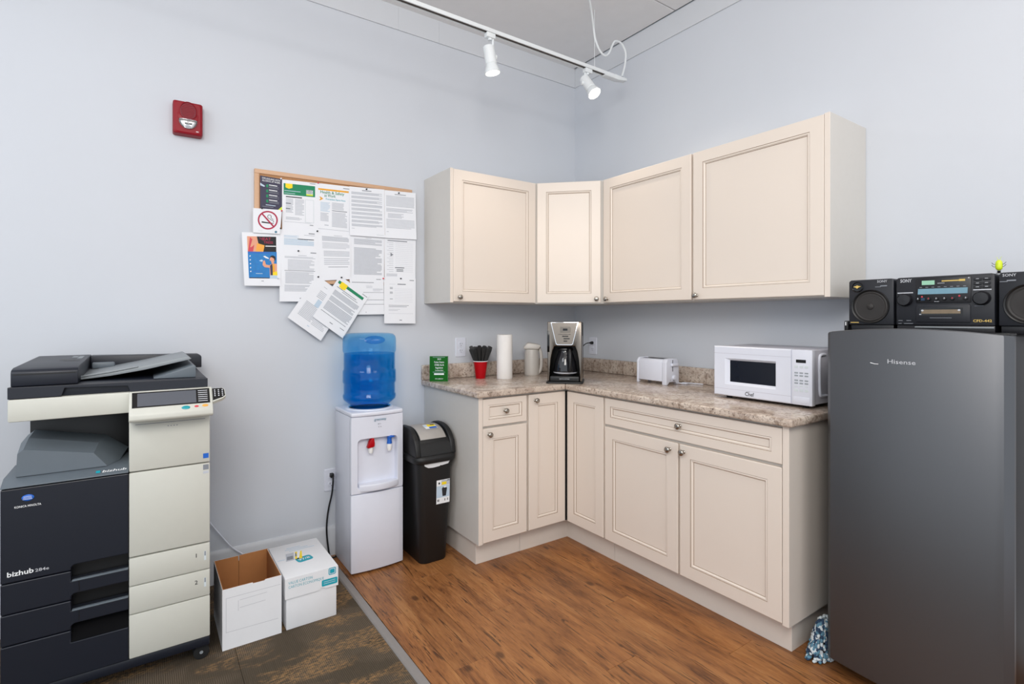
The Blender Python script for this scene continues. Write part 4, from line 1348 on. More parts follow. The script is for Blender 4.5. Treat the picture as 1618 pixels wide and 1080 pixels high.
crd.lathe([(0.0105, 0), (0.0105, 0.012), (0.005, 0.026)], inv @ Vector((-0.0092, -0.195, 1.112)), 'black', 12, ax=inv.to_3x3() @ Vector((-1, 0, 0)))
crd.build('power_cord', cm, local=True)
# carafe on its plate
cf = thing('coffee_carafe', 'empty dark glass coffee pot with black handle inside the coffee maker', 'coffee pot', Vector(cm.location) + Vector((0, 0, 0.0425)) + Vector((-e, -e, 0)) * 0.030, rotz=R(-45))
MB().lathe([(0.0, 0.0), (0.060, 0.0), (0.066, 0.008), (0.068, 0.03), (0.062, 0.075), (0.048, 0.118), (0.040, 0.135), (0.039, 0.142), (0.0, 0.142)], (0, 0, 0), 'carafe', 36, cap0=False, cap1=False).build('glass', cf, local=True, angle=60)
MB().lathe([(0.042, 0.1425), (0.045, 0.146), (0.043, 0.156), (0.030, 0.160), (0.0, 0.160)], (0, 0, 0), 'black', 28, cap1=False).build('lid', cf, local=True)
hdl = MB()
hdl.tube([(0.020, -0.040, 0.150), (0.030, -0.060, 0.146), (0.033, -0.076, 0.115), (0.033, -0.080, 0.06), (0.030, -0.074, 0.026)], 0.0095, 'black', 10)
hdl.build('handle', cf, local=True, angle=60)
bnd = MB()
bnd.lathe([(0.0672, 0.0145), (0.0685, 0.0145), (0.0688, 0.020), (0.0675, 0.020)], (0, 0, 0), 'silver', 36, cap0=False, cap1=False)
bnd.build('band', cf, local=True)

# toaster
ts = thing('toaster', 'white two-slot toaster on the worktop left of the microwave', 'toaster', (-0.184, -0.913, CT))
XA, XB, YA, YB = -0.240, -0.128, -1.020, -0.806


def cap(y0, y1):
    """plastic end cap with two feet and an arch between them"""
    p = [(XA, 0.0), (XA + 0.014, 0.0), (XA + 0.030, 0.016), (XB - 0.030, 0.016), (XB - 0.014, 0.0), (XB, 0.0), (XB - 0.001, 0.10), (XB - 0.010, 0.138), (XB - 0.020, 0.146), (XA + 0.020, 0.146), (XA + 0.010, 0.141), (XA + 0.001, 0.125)]
    return MB().prism([(x, CT + z) for x, z in p], 'white', 'y', y0, y1, 0.004, 3)


cap(YA, YA + 0.030).build('end_cap', ts)
cap(YB - 0.014, YB).build('end_cap', ts)
MB().prism([(XA + 0.002, CT + 0.019), (XB - 0.002, CT + 0.019), (XB - 0.003, CT + 0.125), (XB - 0.016, CT + 0.142), (XA + 0.016, CT + 0.142), (XA + 0.003, CT + 0.128)], 'white', 'y', YA + 0.0305, YB - 0.0145, 0.003).build('shell', ts)
sl_ = MB()
for cx_ in (-0.206, -0.163):
    sl_.box((cx_ - 0.010, YA + 0.045, CT + 0.1405), (cx_ + 0.010, YB - 0.03, CT + 0.1432), 'dark')
sl_.build('bread_slots', ts)
yl = YA - 0.0005
MB().box((-0.1865, yl - 0.0006, CT + 0.075), (-0.1825, yl + 0.002, CT + 0.138), 'dark').build('lever_slot', ts)
MB().box((-0.204, yl - 0.014, CT + 0.104), (-0.150, yl, CT + 0.121), 'white', 0.004, 3).build('lever', ts)
dl = MB().lathe([(0.0145, 0), (0.0135, 0.008), (0.010, 0.011), (0.0, 0.011)], (-0.176, yl, CT + 0.040), 'white', 20, cap1=False, ax=(0, -1, 0)).build('browning_dial', ts)
dm = MB()
ell((-0.203, yl - 0.0004, CT + 0.028), 0.0025, 0.002, 'inkm', dm, 8)
ell((-0.176, yl - 0.0004, CT + 0.024), 0.009, 0.002, 'inkm', dm, 8)
dm.build('dial_marks', ts, recalc=False)
MB().tube([(-0.134, -1.015, CT + 0.008), (-0.118, -1.028, CT + 0.005), (-0.100, -1.050, CT + 0.004), (-0.085, -1.040, CT + 0.004), (-0.095, -1.020, CT + 0.004), (-0.078, -1.010, CT + 0.004), (-0.065, -1.060, CT + 0.004), (-0.05, -1.12, CT + 0.004)], 0.0034, 'white', 8).build('power_cord', ts)

# microwave
mw = thing('microwave', 'white microwave oven with dark window on the worktop beside the fridge', 'microwave', (-0.22, -1.64, CT))
XF, YA, YB, ZA, ZZ = -0.385, -1.866, -1.416, 0.928, 1.156
MB().box((XF + 0.030, YA + 0.004, ZA + 0.003), (-0.055, YB - 0.004, ZZ - 0.001), 'mwside', 0.004).build('cabinet', mw)
yd = -1.7805
wr = lambda y, z, d: (XF + d, y, z)
oy0, oy1, oz0, oz1 = YB, yd, ZA, ZZ
iy0, iy1, iz0, iz1 = -1.474, -1.716, 0.981, 1.101
jy0, jy1, jz0, jz1 = -1.494, -1.709, 0.993, 1.092
rg = lambda y0, y1, z0, z1, d: [wr(y0, z0, d), wr(y1, z0, d), wr(y1, z1, d), wr(y0, z1, d)]
dr = MB().ring_panel([rg(oy0, oy1, oz0, oz1, 0.029), rg(oy0, oy1, oz0, oz1, 0.004), rg(oy0 - 0.004, oy1 + 0.002, oz0 + 0.004, oz1 - 0.004, 0.0), rg(iy0, iy1, iz0, iz1, 0.0), rg(jy0, jy1, jz0, jz1, 0.011)], ['white', 'white', 'white', 'white', 'mwwin']).build('door', mw, angle=20)
mk = MB()
for z in (1.1235, 0.9600):
    mk.box((XF - 0.0004, yd + 0.001, z - 0.0007), (XF + 0.001, YB - 0.002, z + 0.0007), 'mwside')
text_mesh(mk, 'Chef', 0.024, (XF - 0.0006, -1.595, 0.938), (0, -1, 0), (0, 0, 1), M['ink'], bold=0.002, width=0.043)
flat(mk, [(XF - 0.0005, -1.579, 0.9555), (XF - 0.0005, -1.598, 0.9575), (XF - 0.0005, -1.598, 0.9565), (XF - 0.0005, -1.579, 0.9545)], 'ink')
mk.build('door_marks', dr, recalc=False)
pnl = MB().box((XF, YA, ZA), (XF + 0.029, yd - 0.0015, ZZ), 'white', 0.004).build('control_panel', mw)
ky_ = MB()
ky_.box((XF - 0.0006, -1.841, 1.1025), (XF + 0.001, -1.801, 1.1155), 'blackg')
for r_, zz in enumerate((1.084, 1.072)):
    pass
for cc in range(3):
    yy0 = -1.7945 - cc * 0.0205
    for zz, m, h in ((1.086, 'keypale', 0.010), (1.0605, 'keys', 0.006), (1.0490, 'keys', 0.006), (1.0295, 'keys', 0.006), (1.0180, 'keys', 0.006), (1.0065, 'keypale', 0.004), (0.989, 'keypale', 0.011)):
        ky_.box((XF - 0.0008, yy0 - 0.0150, zz - h / 2), (XF + 0.001, yy0, zz + h / 2), m, 0.0006, 1)
ky_.build('keypad', pnl)
MB().box((XF - 0.0016, -1.856, 0.936), (XF + 0.001, -1.790, 0.962), 'white', 0.0012).build('open_button', pnl)
MB().tube([(-0.272, YA + 0.002, 1.135), (-0.305, YA + 0.002, 1.135), (-0.322, YA + 0.002, 1.120), (-0.322, YA + 0.002, 1.04), (-0.318, YA + 0.002, 0.975), (-0.300, YA + 0.002, 0.964), (-0.26, YA + 0.002, 0.964)], 0.006, 'white', 8).build('side_rib', mw)
for fx, fy in ((XF + 0.05, YA + 0.05), (XF + 0.05, YB - 0.05), (-0.09, YA + 0.05), (-0.09, YB - 0.05)):
    MB().lathe([(0.012, 0.0), (0.015, 0.0165)], (fx, fy, CT), 'rubber', 12).build('foot', mw)

# ------------------------------------------------------------------ fridge
fr_ = thing('fridge', 'dark steel single-door bar fridge with a bowed door, right of the cabinets', 'fridge', (-0.28, -2.25, 0))
FY0, FY1 = -1.994, -2.503
MB().box((-0.512, FY1 + 0.006, 0.022), (-0.025, FY0 - 0.004, 1.234), 'black', 0.006).build('body', fr_)
n = 28
XD = -0.556


def door_pt(i, z_of, inset=0.0):
    s = -1 + 2 * i / n
    y = (FY0 + FY1) / 2 - s * ((FY0 - FY1) / 2 - inset)
    edge = max(0.0, abs(s) - 0.93) / 0.07
    x = XD - 0.022 * (1 - s * s) + 0.020 * edge ** 2 + inset
    return x, y, z_of(s)


top = lambda s: 1.2365 + 0.0165 * (1 - s * s)
rings = []
for ins, dz in ((0.004, 0.0), (0.0, 0.004)):
    rings.append([Vector(door_pt(i, lambda s: 0.052 + dz, ins)) for i in range(n + 1)])
for ins, dz in ((0.0, 0.007), (0.002, 0.002), (0.006, 0.0)):
    rings.append([Vector(door_pt(i, lambda s: top(s) - dz, ins)) for i in range(n + 1)])
full = []
for r_ in rings:
    zl, zr = r_[0].z, r_[-1].z
    full.append(r_ + [Vector((-0.516, FY1 + 0.001, zr)), Vector((-0.516, FY0 - 0.001, zl))])
dmb = MB().loft(full, 'fridge')
# edge highlights painted as paler strips at both sides of the door skin
nn = len(full[0])
dr = dmb.build('door', fr_, angle=35)
me = dr.data
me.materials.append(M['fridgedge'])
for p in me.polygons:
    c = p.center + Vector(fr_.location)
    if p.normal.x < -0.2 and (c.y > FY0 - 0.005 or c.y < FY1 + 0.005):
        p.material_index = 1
lt = MB()


def on_door(y, z, h=0.0008):
    s = ((FY0 + FY1) / 2 - y) / ((FY0 - FY1) / 2)
    return Vector((XD - 0.022 * (1 - s * s) - h, y, z))


text_mesh(lt, 'Hisense', 0.020, on_door(-2.238, 1.137), (on_door(-2.28, 1) - on_door(-2.20, 1)), (0, 0, 1), M['silver'], bold=0.001, width=0.078, lift=0.0004)
lt.build('lettering', dr, recalc=False)
lt = MB()
flat(lt, [on_door(-2.147, 1.137), on_door(-2.160, 1.1335), on_door(-2.172, 1.1335), on_door(-2.172, 1.1315), on_door(-2.160, 1.1315), on_door(-2.147, 1.1345)], 'whiteink')
lt.build('scuff', dr, recalc=False)
MB().box((-0.535, FY1 + 0.01, 1.2365), (-0.46, FY1 + 0.055, 1.2425), 'black', 0.003).build('hinge_cover', fr_)
for fy in (FY0 - 0.05, FY1 + 0.05):
    for fx in (-0.46, -0.07):
        MB().lathe([(0.018, 0.0), (0.018, 0.012), (0.008, 0.014), (0.008, 0.024)], (fx, fy, 0.0), 'rubber', 12).build('foot', fr_)

# small black box at the left of the radio
pa_ = thing('power_adapter', 'small black adapter with white mark on the fridge, left of the radio', 'adapter', (-0.305, -1.966, 1.234))
# (stands on the fridge top)
MB().box((-0.330, -1.9755, 1.2345), (-0.285, -1.957 - 0.004, 1.276), 'black', 0.003).build('case', pa_)
mk = MB()
flat(mk, [(-0.3305, -1.9655, 1.258), (-0.3305, -1.9690, 1.258), (-0.3305, -1.9690, 1.272), (-0.3305, -1.9655, 1.272)], 'whiteink')
mk.build('mark', pa_, recalc=False)

# ------------------------------------------------------------------ radio
ZR = 1.2345
bm_ = thing('boombox', 'black portable radio cassette player with two side speakers on top of the fridge', 'radio', (-0.22, -2.277, ZR))
RX = -0.330


def rq(mb, y0, z0, y1, z1, m, h=0.0006, skew=0.0):
    flat(mb, [(RX - h, y0, z0), (RX - h, y1, z0), (RX - h, y1 - skew, z1), (RX - h, y0 - skew, z1)], m)


cu_ = MB().prism([(-2.1375, 1.262), (-2.4130, 1.262), (-2.4130, 1.428), (-2.407, 1.4340), (-2.144, 1.4340), (-2.1375, 1.428)], 'radio', 'x', RX, -0.110, 0.003).build('center_unit', bm_)
MB().box((RX + 0.004, -2.413, ZR + 0.0005), (-0.12, -2.139, 1.2615), 'radiod', 0.003).build('base', bm_)
MB().box((RX - 0.0008, -2.411, 1.2525), (RX + 0.004, -2.195, 1.2575), 'greyp', 0.001).build('base_strip', bm_)
# tuner bezel
tn = MB().prism([(-2.199, 1.340), (-2.353, 1.339), (-2.353, 1.427), (-2.199, 1.429)], 'radiod', 'x', RX - 0.003, RX + 0.002, 0.002).build('tuner_panel', cu_)
ps = MB()
hq = 0.0036
rq(ps, -2.217, 1.404, -2.254, 1.419, 'lcd', hq)
rq(ps, -2.205, 1.371, -2.344, 1.3905, 'dial', hq, 0.001)
rq(ps, -2.274, 1.4135, -2.322, 1.4175, 'gold', hq)
rq(ps, -2.322, 1.4125, -2.338, 1.4195, 'gold', hq + 0.0002)
rq(ps, -2.262, 1.4075, -2.282, 1.4090, 'silver', hq)
ell((RX - hq, -2.3475, 1.4225), 0.0022, 0.0022, 'silver', ps, 8, ud=(0, 1, 0))
for i in range(8):
    rq(ps, -2.21 - 0.0175 * i, 1.3945, -2.218 - 0.0175 * i, 1.3965, 'inkm', hq)
for y in (-2.2175, -2.3225):
    ell((RX - hq, y, 1.3625), 0.003, 0.0028, 'redb', ps, 8, ud=(0, 1, 0))
rq(ps, -2.214, 1.349, -2.226, 1.358, 'mopa', hq)
rq(ps, -2.319, 1.349, -2.330, 1.358, 'radiod', hq)
rq(ps, -2.253, 1.344, -2.267, 1.3455, 'silver', hq)
ps.build('dial_print', tn, recalc=False)
for i, y in enumerate((-2.2065, -2.237, -2.2595, -2.2820, -2.3040, -2.3400)):
    kn = MB().lathe([(0.0058, 0), (0.0055, 0.005), (0.004, 0.006), (0.0, 0.006)], (RX - 0.003, y, 1.3535), 'blackg', 14, cap1=False, ax=(-1, 0, 0)).build('small_knob', tn)
    ii = MB()
    rq(ii, y + 0.0006, 1.3535, y - 0.0016, 1.3585, 'redb' if i in (1, 4) else 'silver', 0.0093)
    ii.build('pointer', kn, recalc=False)
# cassette door
cd_ = MB().prism([(-2.1985, 1.272), (-2.3520, 1.272), (-2.3520, 1.330), (-2.347, 1.3355), (-2.2035, 1.3355), (-2.1985, 1.330)], 'radio', 'x', RX - 0.004, RX + 0.002, 0.003).build('cassette_door', cu_)
ps = MB()
rq(ps, -2.210, 1.296, -2.332, 1.3225, 'blackg', 0.0045)
rq(ps, -2.216, 1.3025, -2.326, 1.3165, 'tape', 0.0048)
for y in (-2.219, -2.322):
    ell((RX - 0.0050, y, 1.3140), 0.004, 0.0034, 'silver', ps, 8, ud=(0, 1, 0))
rq(ps, -2.210, 1.2985, -2.216, 1.3015, 'silver', 0.005)
rq(ps, -2.240, 1.2870, -2.302, 1.2885, 'inkm', 0.0045)
ps.build('cassette_window', cd_, recalc=False)
ps = MB()
text_mesh(ps, 'SONY', 0.0165, (RX - 0.0007, -2.168, 1.4165), (0, -1, 0), (0, 0, 1), M['silver'], bold=0.004, width=0.035)
ps.build('lettering', cu_, recalc=False)
ps = MB()
rq(ps, -2.142, 1.3765, -2.190, 1.380, 'silver')
ps.build('bright_line', cu_, recalc=False)
ps = MB()
rq(ps, -2.358, 1.3795, -2.405, 1.383, 'silver')
ps.build('bright_line', cu_, recalc=False)
ps = MB()
text_mesh(ps, 'CFD-442', 0.0115, (RX - 0.0007, -2.382, 1.274), (0, -1, 0), (0, 0, 1), M['gold'], bold=0.004, width=0.048)
ps.build('lettering', cu_, recalc=False)
ps = MB()
for y0, y1, z in ((-2.145, -2.158, 1.277), (-2.170, -2.184, 1.277), (-2.145, -2.155, 1.2665), (-2.162, -2.190, 1.2665)):
    rq(ps, y0, z, y1, z + 0.002, 'inkm')
rq(ps, -2.362, 1.327, -2.385, 1.3282, 'inkm')
ps.build('switch_marks', cu_, recalc=False)
for y, z in ((-2.1655, 1.353), (-2.381, 1.353)):
    MB().lathe([(0.0235, 0), (0.0225, 0.012), (0.0190, 0.017), (0.0, 0.018)], (RX, y, z), 'radiod', 28, cap1=False, ax=(-1, 0, 0)).build('volume_knob', cu_)
for y0, z0 in ((-2.360, 1.416), (-2.383, 1.4165), (-2.360, 1.4015), (-2.383, 1.402), (-2.360, 1.389), (-2.383, 1.3895)):
    bt = MB().box((RX - 0.003, y0 - 0.0205, z0 - 0.004), (RX + 0.001, y0, z0 + 0.004), 'radiod', 0.0012, 1).build('button', cu_)
    mk = MB()
    rq(mk, y0 - 0.006, z0 + 0.001, y0 - 0.014, z0 + 0.0025, 'silver', 0.0034)
    mk.build('button_mark', bt, recalc=False)


def speaker(y0, y1, logo_y, yel, ytw):
    s = MB().prism([(y0, 1.262), (y1, 1.262), (y1, 1.428), (y1 + 0.007, 1.4340), (y0 - 0.007, 1.4340), (y0, 1.428)], 'radio', 'x', RX, -0.130, 0.003).build('speaker', bm_)
    yc = (y0 + y1) / 2 + 0.001
    MB().lathe([(0.0640, 0.0), (0.0640, 0.004), (0.0625, 0.0055), (0.0590, 0.004), (0.0575, 0.0005)], (RX, yc, 1.331), 'black', 44, cap0=False, cap1=False, ax=(-1, 0, 0)).build('speaker_ring', s, angle=50)
    MB().lathe([(0.0575, 0.0006), (0.053, 0.0022), (0.048, 0.0006), (0.0475, 0.0008), (0.044, 0.0004), (0.030, 0.0010), (0.0125, 0.0014), (0.0115, 0.004), (0.006, 0.0065), (0.0, 0.007)], (RX, yc, 1.331), 'spk', 40, cap0=False, cap1=False, ax=(-1, 0, 0)).build('speaker_cone', s, angle=30)
    MB().lathe([(0.0200, 0.0005), (0.0200, 0.003), (0.0185, 0.004), (0.016, 0.001), (0.0, 0.0008)], (RX, ytw, 1.4065), 'blackg', 28, cap0=False, cap1=False, ax=(-1, 0, 0)).build('tweeter', s)
    ps = MB()
    yt = ytw
    flat(ps, [(RX - 0.0046, yt + 0.014, 1.408), (RX - 0.0046, yt + 0.004, 1.411), (RX - 0.0046, yt, 1.4135), (RX - 0.0046, yt - 0.005, 1.411), (RX - 0.0046, yt - 0.014, 1.409), (RX - 0.0046, yt - 0.005, 1.405), (RX - 0.0046, yt, 1.4005), (RX - 0.0046, yt + 0.005, 1.405)], 'gold')
    text_mesh(ps, 'SONY', 0.0125, (RX - 0.0007, logo_y, 1.4205), (0, -1, 0), (0, 0, 1), M['silver'], bold=0.002, width=0.033)
    rq(ps, logo_y + 0.006, 1.4055, logo_y - 0.016, 1.4095, 'inkm')
    rq(ps, logo_y + 0.023, 1.4035, logo_y + 0.004, 1.4055, 'inkm')
    rq(ps, yel, 1.2685, yel - 0.029, 1.2715, 'gold')
    ps.build('speaker_print', s, recalc=False)
    MB().box((RX + 0.010, y1 + 0.004, ZR), (-0.14, y0 - 0.004, 1.2622), 'radiod', 0.002).build('foot', s)  # dark block added to fill the shade under the hovering speaker


speaker(-1.9785, -2.1300, -2.0925, -1.985, -2.0095)
speaker(-2.4225, -2.5740, -2.4480, -2.54, -2.543)

# lime toy bug perched on the radio
tg = thing('toy_bug', 'tiny lime green toy bug with wire legs perched on the radio', 'toy', (-0.300, -2.4165, 1.434))
MB().lathe([(0.0, 0.0), (0.004, 0.001), (0.0085, 0.006), (0.0092, 0.012), (0.0092, 0.024), (0.0075, 0.031), (0.0035, 0.035), (0.0, 0.0355)], (-0.300, -2.4165, 1.4425), 'lime', 20, cap0=False, cap1=False).build('bug_body', tg, angle=60)
MB().lathe([(0.0085, 0.0), (0.0035, 0.004), (0.006, 0.008)], (-0.300, -2.4165, 1.4340), 'black', 12).build('stand', tg)
for s_ in (-1, 1):
    lg_ = MB()
    for dz in (0.0, -0.008):
        lg_.tube([(-0.300, -2.4165 + s_ * 0.008, 1.463 + dz), (-0.302, -2.4165 + s_ * 0.013, 1.464 + dz), (-0.302, -2.4165 + s_ * 0.018, 1.470 + dz)], 0.0008, 'ink', 5)
    lg_.build('wire_legs', tg)
an = MB()
for s_ in (-1, 1):
    an.tube([(-0.300, -2.4165 + s_ * 0.002, 1.476), (-0.3, -2.4165 + s_ * 0.004, 1.484), (-0.3, -2.4165 + s_ * 0.007, 1.488)], 0.0006, 'lime', 5)
an.build('antennae', tg)

# mop head in the gap between cabinet and fridge
mp = thing('mop_head', 'blue and white string mop head in the gap beside the fridge', 'mop', (-0.44, -1.945, 0))
rn = random.Random(3)
for nm, m, cnt in (('white_yarn', 'mopb', 190), ('navy_yarn', 'mopa', 130), ('teal_yarn', 'mopc', 150)):
    y_ = MB()
    for i in range(cnt):
        a, t = rn.uniform(0, 6.283), rn.random() ** 0.8
        zz = 0.128 * (1 - t ** 1.4)
        rad = 0.25 + 0.75 * t
        c_ = Vector((-0.452 + math.cos(a) * 0.105 * rad, -1.944 + math.sin(a) * 0.042 * rad, max(0.0075, zz + rn.uniform(-0.006, 0.006))))
        dr_ = Vector((math.cos(a) * 0.8 + rn.uniform(-.6, .6), math.sin(a) * 0.5 + rn.uniform(-.5, .5), -0.9 + rn.uniform(-.3, .5)))
        if c_.z < 0.016:
            dr_.z = 0
        dr_ = dr_.normalized() * 0.0075
        p0, p1 = c_ - dr_, c_ + dr_
        p0.z, p1.z = max(p0.z, 0.0065), max(p1.z, 0.0065)
        p0.y, p1.y = min(-1.893, p0.y), min(-1.893, p1.y)
        q_ = (p1 - p0)
        if q_.length < 0.004:
            continue
        L = q_.length
        y_.lathe([(0.0018, -0.003), (0.0052, 0.0), (0.006, L * 0.5), (0.0052, L), (0.0018, L + 0.003)], p0, m, 7, ax=q_)
    ob = y_.build(nm, mp, angle=60)
    ob['kind'] = 'stuff'
# ------------------------------------------------------------------ fire alarm
fa = thing('fire_alarm', 'red fire alarm with oval speaker grille and clear strobe high on the back wall', 'fire alarm', (-2.434, 0, 2.215))
ax_, az_ = -2.434, 2.2165
aw, ah = 0.119, 0.152
AP = lambda pts, y: [(ax_ + a, y, az_ + b) for a, b in pts]
MB().ring_panel([AP(rrect(aw, ah, 0.010), 0.0), AP(rrect(aw, ah, 0.010), -0.038), AP(rrect(aw - 0.006, ah - 0.006, 0.010), -0.046), AP(rrect(aw - 0.022, ah - 0.018, 0.012), -0.050)], ['alarm'] * 4).build('housing', fa, angle=40)
gr = MB()
oval = lambda rx, rz_, y, n=28: [(ax_ + rx * math.cos(2 * math.pi * i / n), y, az_ + 0.030 + rz_ * math.sin(2 * math.pi * i / n)) for i in range(n)]
gr.ring_panel([oval(0.036, 0.043, -0.049), oval(0.035, 0.042, -0.057), oval(0.032, 0.039, -0.058), oval(0.031, 0.038, -0.054)], ['alarm', 'alarm', 'alarm', 'alarmg'])
gp = gr.build('grille', fa, angle=40)
sl2 = MB()
for i in range(9):
    z = -0.030 + i * 0.0075
    hw = 0.030 * math.sqrt(max(0.05, 1 - (z / 0.037) ** 2)) * 0.92
    sl2.box((ax_ - hw, -0.0565, az_ + 0.030 + z), (ax_ + hw, -0.0540, az_ + 0.030 + z + 0.0038), 'alarm', 0.0006, 1)
sl2.build('grille_bars', gp)
hood = MB().prism([(ax_ - 0.042, az_ + 0.02), (ax_ - 0.040, az_ - 0.012), (ax_ + 0.040, az_ - 0.012), (ax_ + 0.042, az_ + 0.02)], 'alarm', 'y', -0.0525, -0.045, 0.003).build('hood', fa)
half = [(ax_ + 0.037 * math.cos(math.pi + math.pi * i / 14), az_ - 0.012 + 0.041 * math.sin(math.pi + math.pi * i / 14)) for i in range(15)]
MB().prism([(ax_ + (x - ax_) * 0.9, az_ - 0.012 + (z - az_ + 0.012) * 0.9) for x, z in half], 'chrome', 'y', -0.053, -0.045, 0.002).build('reflector', fa)
MB().cyl((ax_ - 0.014, -0.058, az_ - 0.028), (ax_ + 0.016, -0.058, az_ - 0.028), 0.004, 'greyp').build('flash_tube', fa)
MB().loft([[(x, -0.0505, z) for x, z in half], [(ax_ + (x - ax_) * 0.96, -0.060, az_ - 0.012 + (z - az_ + 0.012) * 0.96) for x, z in half], [(ax_ + (x - ax_) * 0.75, -0.067, az_ - 0.012 + (z - az_ + 0.012) * 0.75) for x, z in half]], 'lensw').build('strobe_lens', fa, angle=40)
mk = MB()
flat(mk, [(ax_ + 0.032, -0.0505, az_ - 0.060), (ax_ + 0.042, -0.0505, az_ - 0.060), (ax_ + 0.042, -0.0505, az_ - 0.057), (ax_ + 0.032, -0.0505, az_ - 0.057)], 'whiteink')
mk.build('label_plate', fa, recalc=False)

# ------------------------------------------------------------------ notice board
nb = thing('notice_board', 'oak-framed cork notice board covered with pinned papers on the back wall', 'notice board', (-1.72, 0, 1.745))
bx0, bx1, bz0, bz1 = -2.148, -1.298, 1.470, 2.040
tilt = 0.010


def bz(x, z):
    return z + (x + 1.72) * tilt


MB().prism([(bx0 + 0.01, bz(bx0, bz0 + 0.01)), (bx1 - 0.01, bz(bx1, bz0 + 0.01)), (bx1 - 0.01, bz(bx1, bz1 - 0.01)), (bx0 + 0.01, bz(bx0, bz1 - 0.01))], 'cork', 'y', -0.0145, -0.0005).build('cork_panel', nb)
fw = 0.022
for a in ([(bx0, bz1 - fw), (bx1, bz1 - fw), (bx1, bz1), (bx0, bz1)], [(bx0, bz0), (bx1, bz0), (bx1, bz0 + fw), (bx0, bz0 + fw)], [(bx0, bz0 + fw), (bx0 + fw, bz0 + fw), (bx0 + fw, bz1 - fw), (bx0, bz1 - fw)], [(bx1 - fw, bz0 + fw), (bx1, bz0 + fw), (bx1, bz1 - fw), (bx1 - fw, bz1 - fw)]):
    MB().prism([(x, bz(x, z)) for x, z in a], 'oak', 'y', -0.020, -0.0005, 0.002).build('frame_bar', nb)

PG = 'papers pinned to the notice board'


class Sheet:
    def __init__(s, quad, y, bottom=0.0, left=0.0, right=0.0, wave=0.0):
        s.q = [Vector((x, z)) for x, z in quad]
        s.y, s.b, s.l, s.r, s.w = y, bottom, left, right, wave
        s.pr = MB()

    def at(s, u, t, h=0.0):
        a = s.q[0].lerp(s.q[1], u)
        b = s.q[3].lerp(s.q[2], u)
        p = a.lerp(b, t)
        d = s.b * t * t + s.l * (1 - u) ** 2 * t + s.r * u * u * t + s.w * math.sin(3.1 * u) * t
        return Vector((p.x, -(s.y + d + h), p.y))

    def bar(s, u0, t0, u1, t1, m, h=0.0004, n=None):
        n = n or max(1, int((u1 - u0) * 8))
        k = max(1, int((t1 - t0) * 8))
        for j in range(k):
            ta, tb_ = t0 + (t1 - t0) * j / k, t0 + (t1 - t0) * (j + 1) / k
            top = [s.at(u0 + (u1 - u0) * i / n, ta, h) for i in range(n + 1)]
            bot = [s.at(u0 + (u1 - u0) * i / n, tb_, h) for i in range(n + 1)]
            s.pr.loft([bot, top], m, closed=False, cap0=False, cap1=False)

    def lines(s, u0, t0, u1, t1, n, seed=0, m='inkg', thick=0.55, ragged=0.25, skip=0.0):
        r = random.Random(seed)
        st = (t1 - t0) / n
        for i in range(n):
            if r.random() < skip:
                continue
            e_ = u1 - (u1 - u0) * (r.random() * ragged if r.random() < 0.4 else 0)
            s.bar(u0, t0 + st * i, e_, t0 + st * (i + thick), m)

    def text(s, str_, size, u, t, m, width=None, bold=0.002, align='CENTER'):
        o = s.at(u, t, 0.0006)
        xd = (s.at(min(1, u + 0.1), t) - s.at(max(0, u - 0.1), t))
        xd.y = 0
        ud = s.at(u, t - 0.1) - s.at(u, t)
        text_mesh(s.pr, str_, size, o, xd, ud, M[m], align=align, width=width, bold=bold)

    def poly(s, pts, m, h=0.0006):
        flat(s.pr, [s.at(u, t, h) for u, t in pts], m)

    def done(s, name, label, cat='paper', group=PG, pm='paper'):
        n = 10
        mb = MB()
        g = [[s.at(i / n, j / n) for i in range(n + 1)] for j in range(n + 1)]
        g2 = [[p + Vector((0, 0.00035, 0)) for p in row] for row in g]
        vs = [p for row in g for p in row] + [p for row in g2 for p in row]
        N_ = (n + 1) * (n + 1)
        fs = []
        for j in range(n):
            for i in range(n):
                a = j * (n + 1) + i
                fs.append((a, a + n + 1, a + n + 2, a + 1))
                fs.append((N_ + a, N_ + a + 1, N_ + a + n + 2, N_ + a + n + 1))
        for i in range(n):
            for a, b in ((i, i + 1), (n * (n + 1) + i + 1, n * (n + 1) + i), ((i + 1) * (n + 1), i * (n + 1)), (i * (n + 1) + n, (i + 1) * (n + 1) + n)):
                fs.append((a, b, N_ + b, N_ + a))
        c = s.at(0.5, 0.5)
        t = thing(name, label, cat, c, group)
        mb.add(vs, fs, pm)
        sh_ = mb.build('sheet', t)
        if s.pr.v:
            s.pr.build('print', sh_, recalc=False)
        return t


# indigo poster, top left
s = Sheet([(-2.123, 2.003), (-2.020, 1.999), (-2.020, 1.836), (-2.123, 1.838)], 0.0225)
s.text('STRUGGLING WITH', 0.012, 0.5, 0.09, 'whiteink', 0.085)
s.text('ALCOHOL AT WORK', 0.012, 0.5, 0.16, 'whiteink', 0.085)
for i in range(4):
    t = 0.25 + 0.155 * i
    s.poly([(0.27, t), (0.36, t - 0.02), (0.37, t + 0.08), (0.27, t + 0.08)], 'gprint')
    s.bar(0.40, t - 0.015, 0.78, t + 0.008, 'whiteink')
    s.lines(0.40, t + 0.03, 0.86, t + 0.10, 3, i, 'inkm', 0.4)
s.bar(0.25, 0.86, 0.7, 0.88, 'inkb')
s.bar(0.1, 0.92, 0.6, 0.935, 'inkm')
s.poly([(0.0, 0.22), (0.22, 0.30), (0.18, 0.33), (0.0, 0.30)], 'inkb')
s.poly([(0.78, 1.0), (1.0, 0.86), (1.0, 1.0)], 'lime')
s.done('notice', 'dark indigo notice with white heading at top left of the board', pm='dpurple')

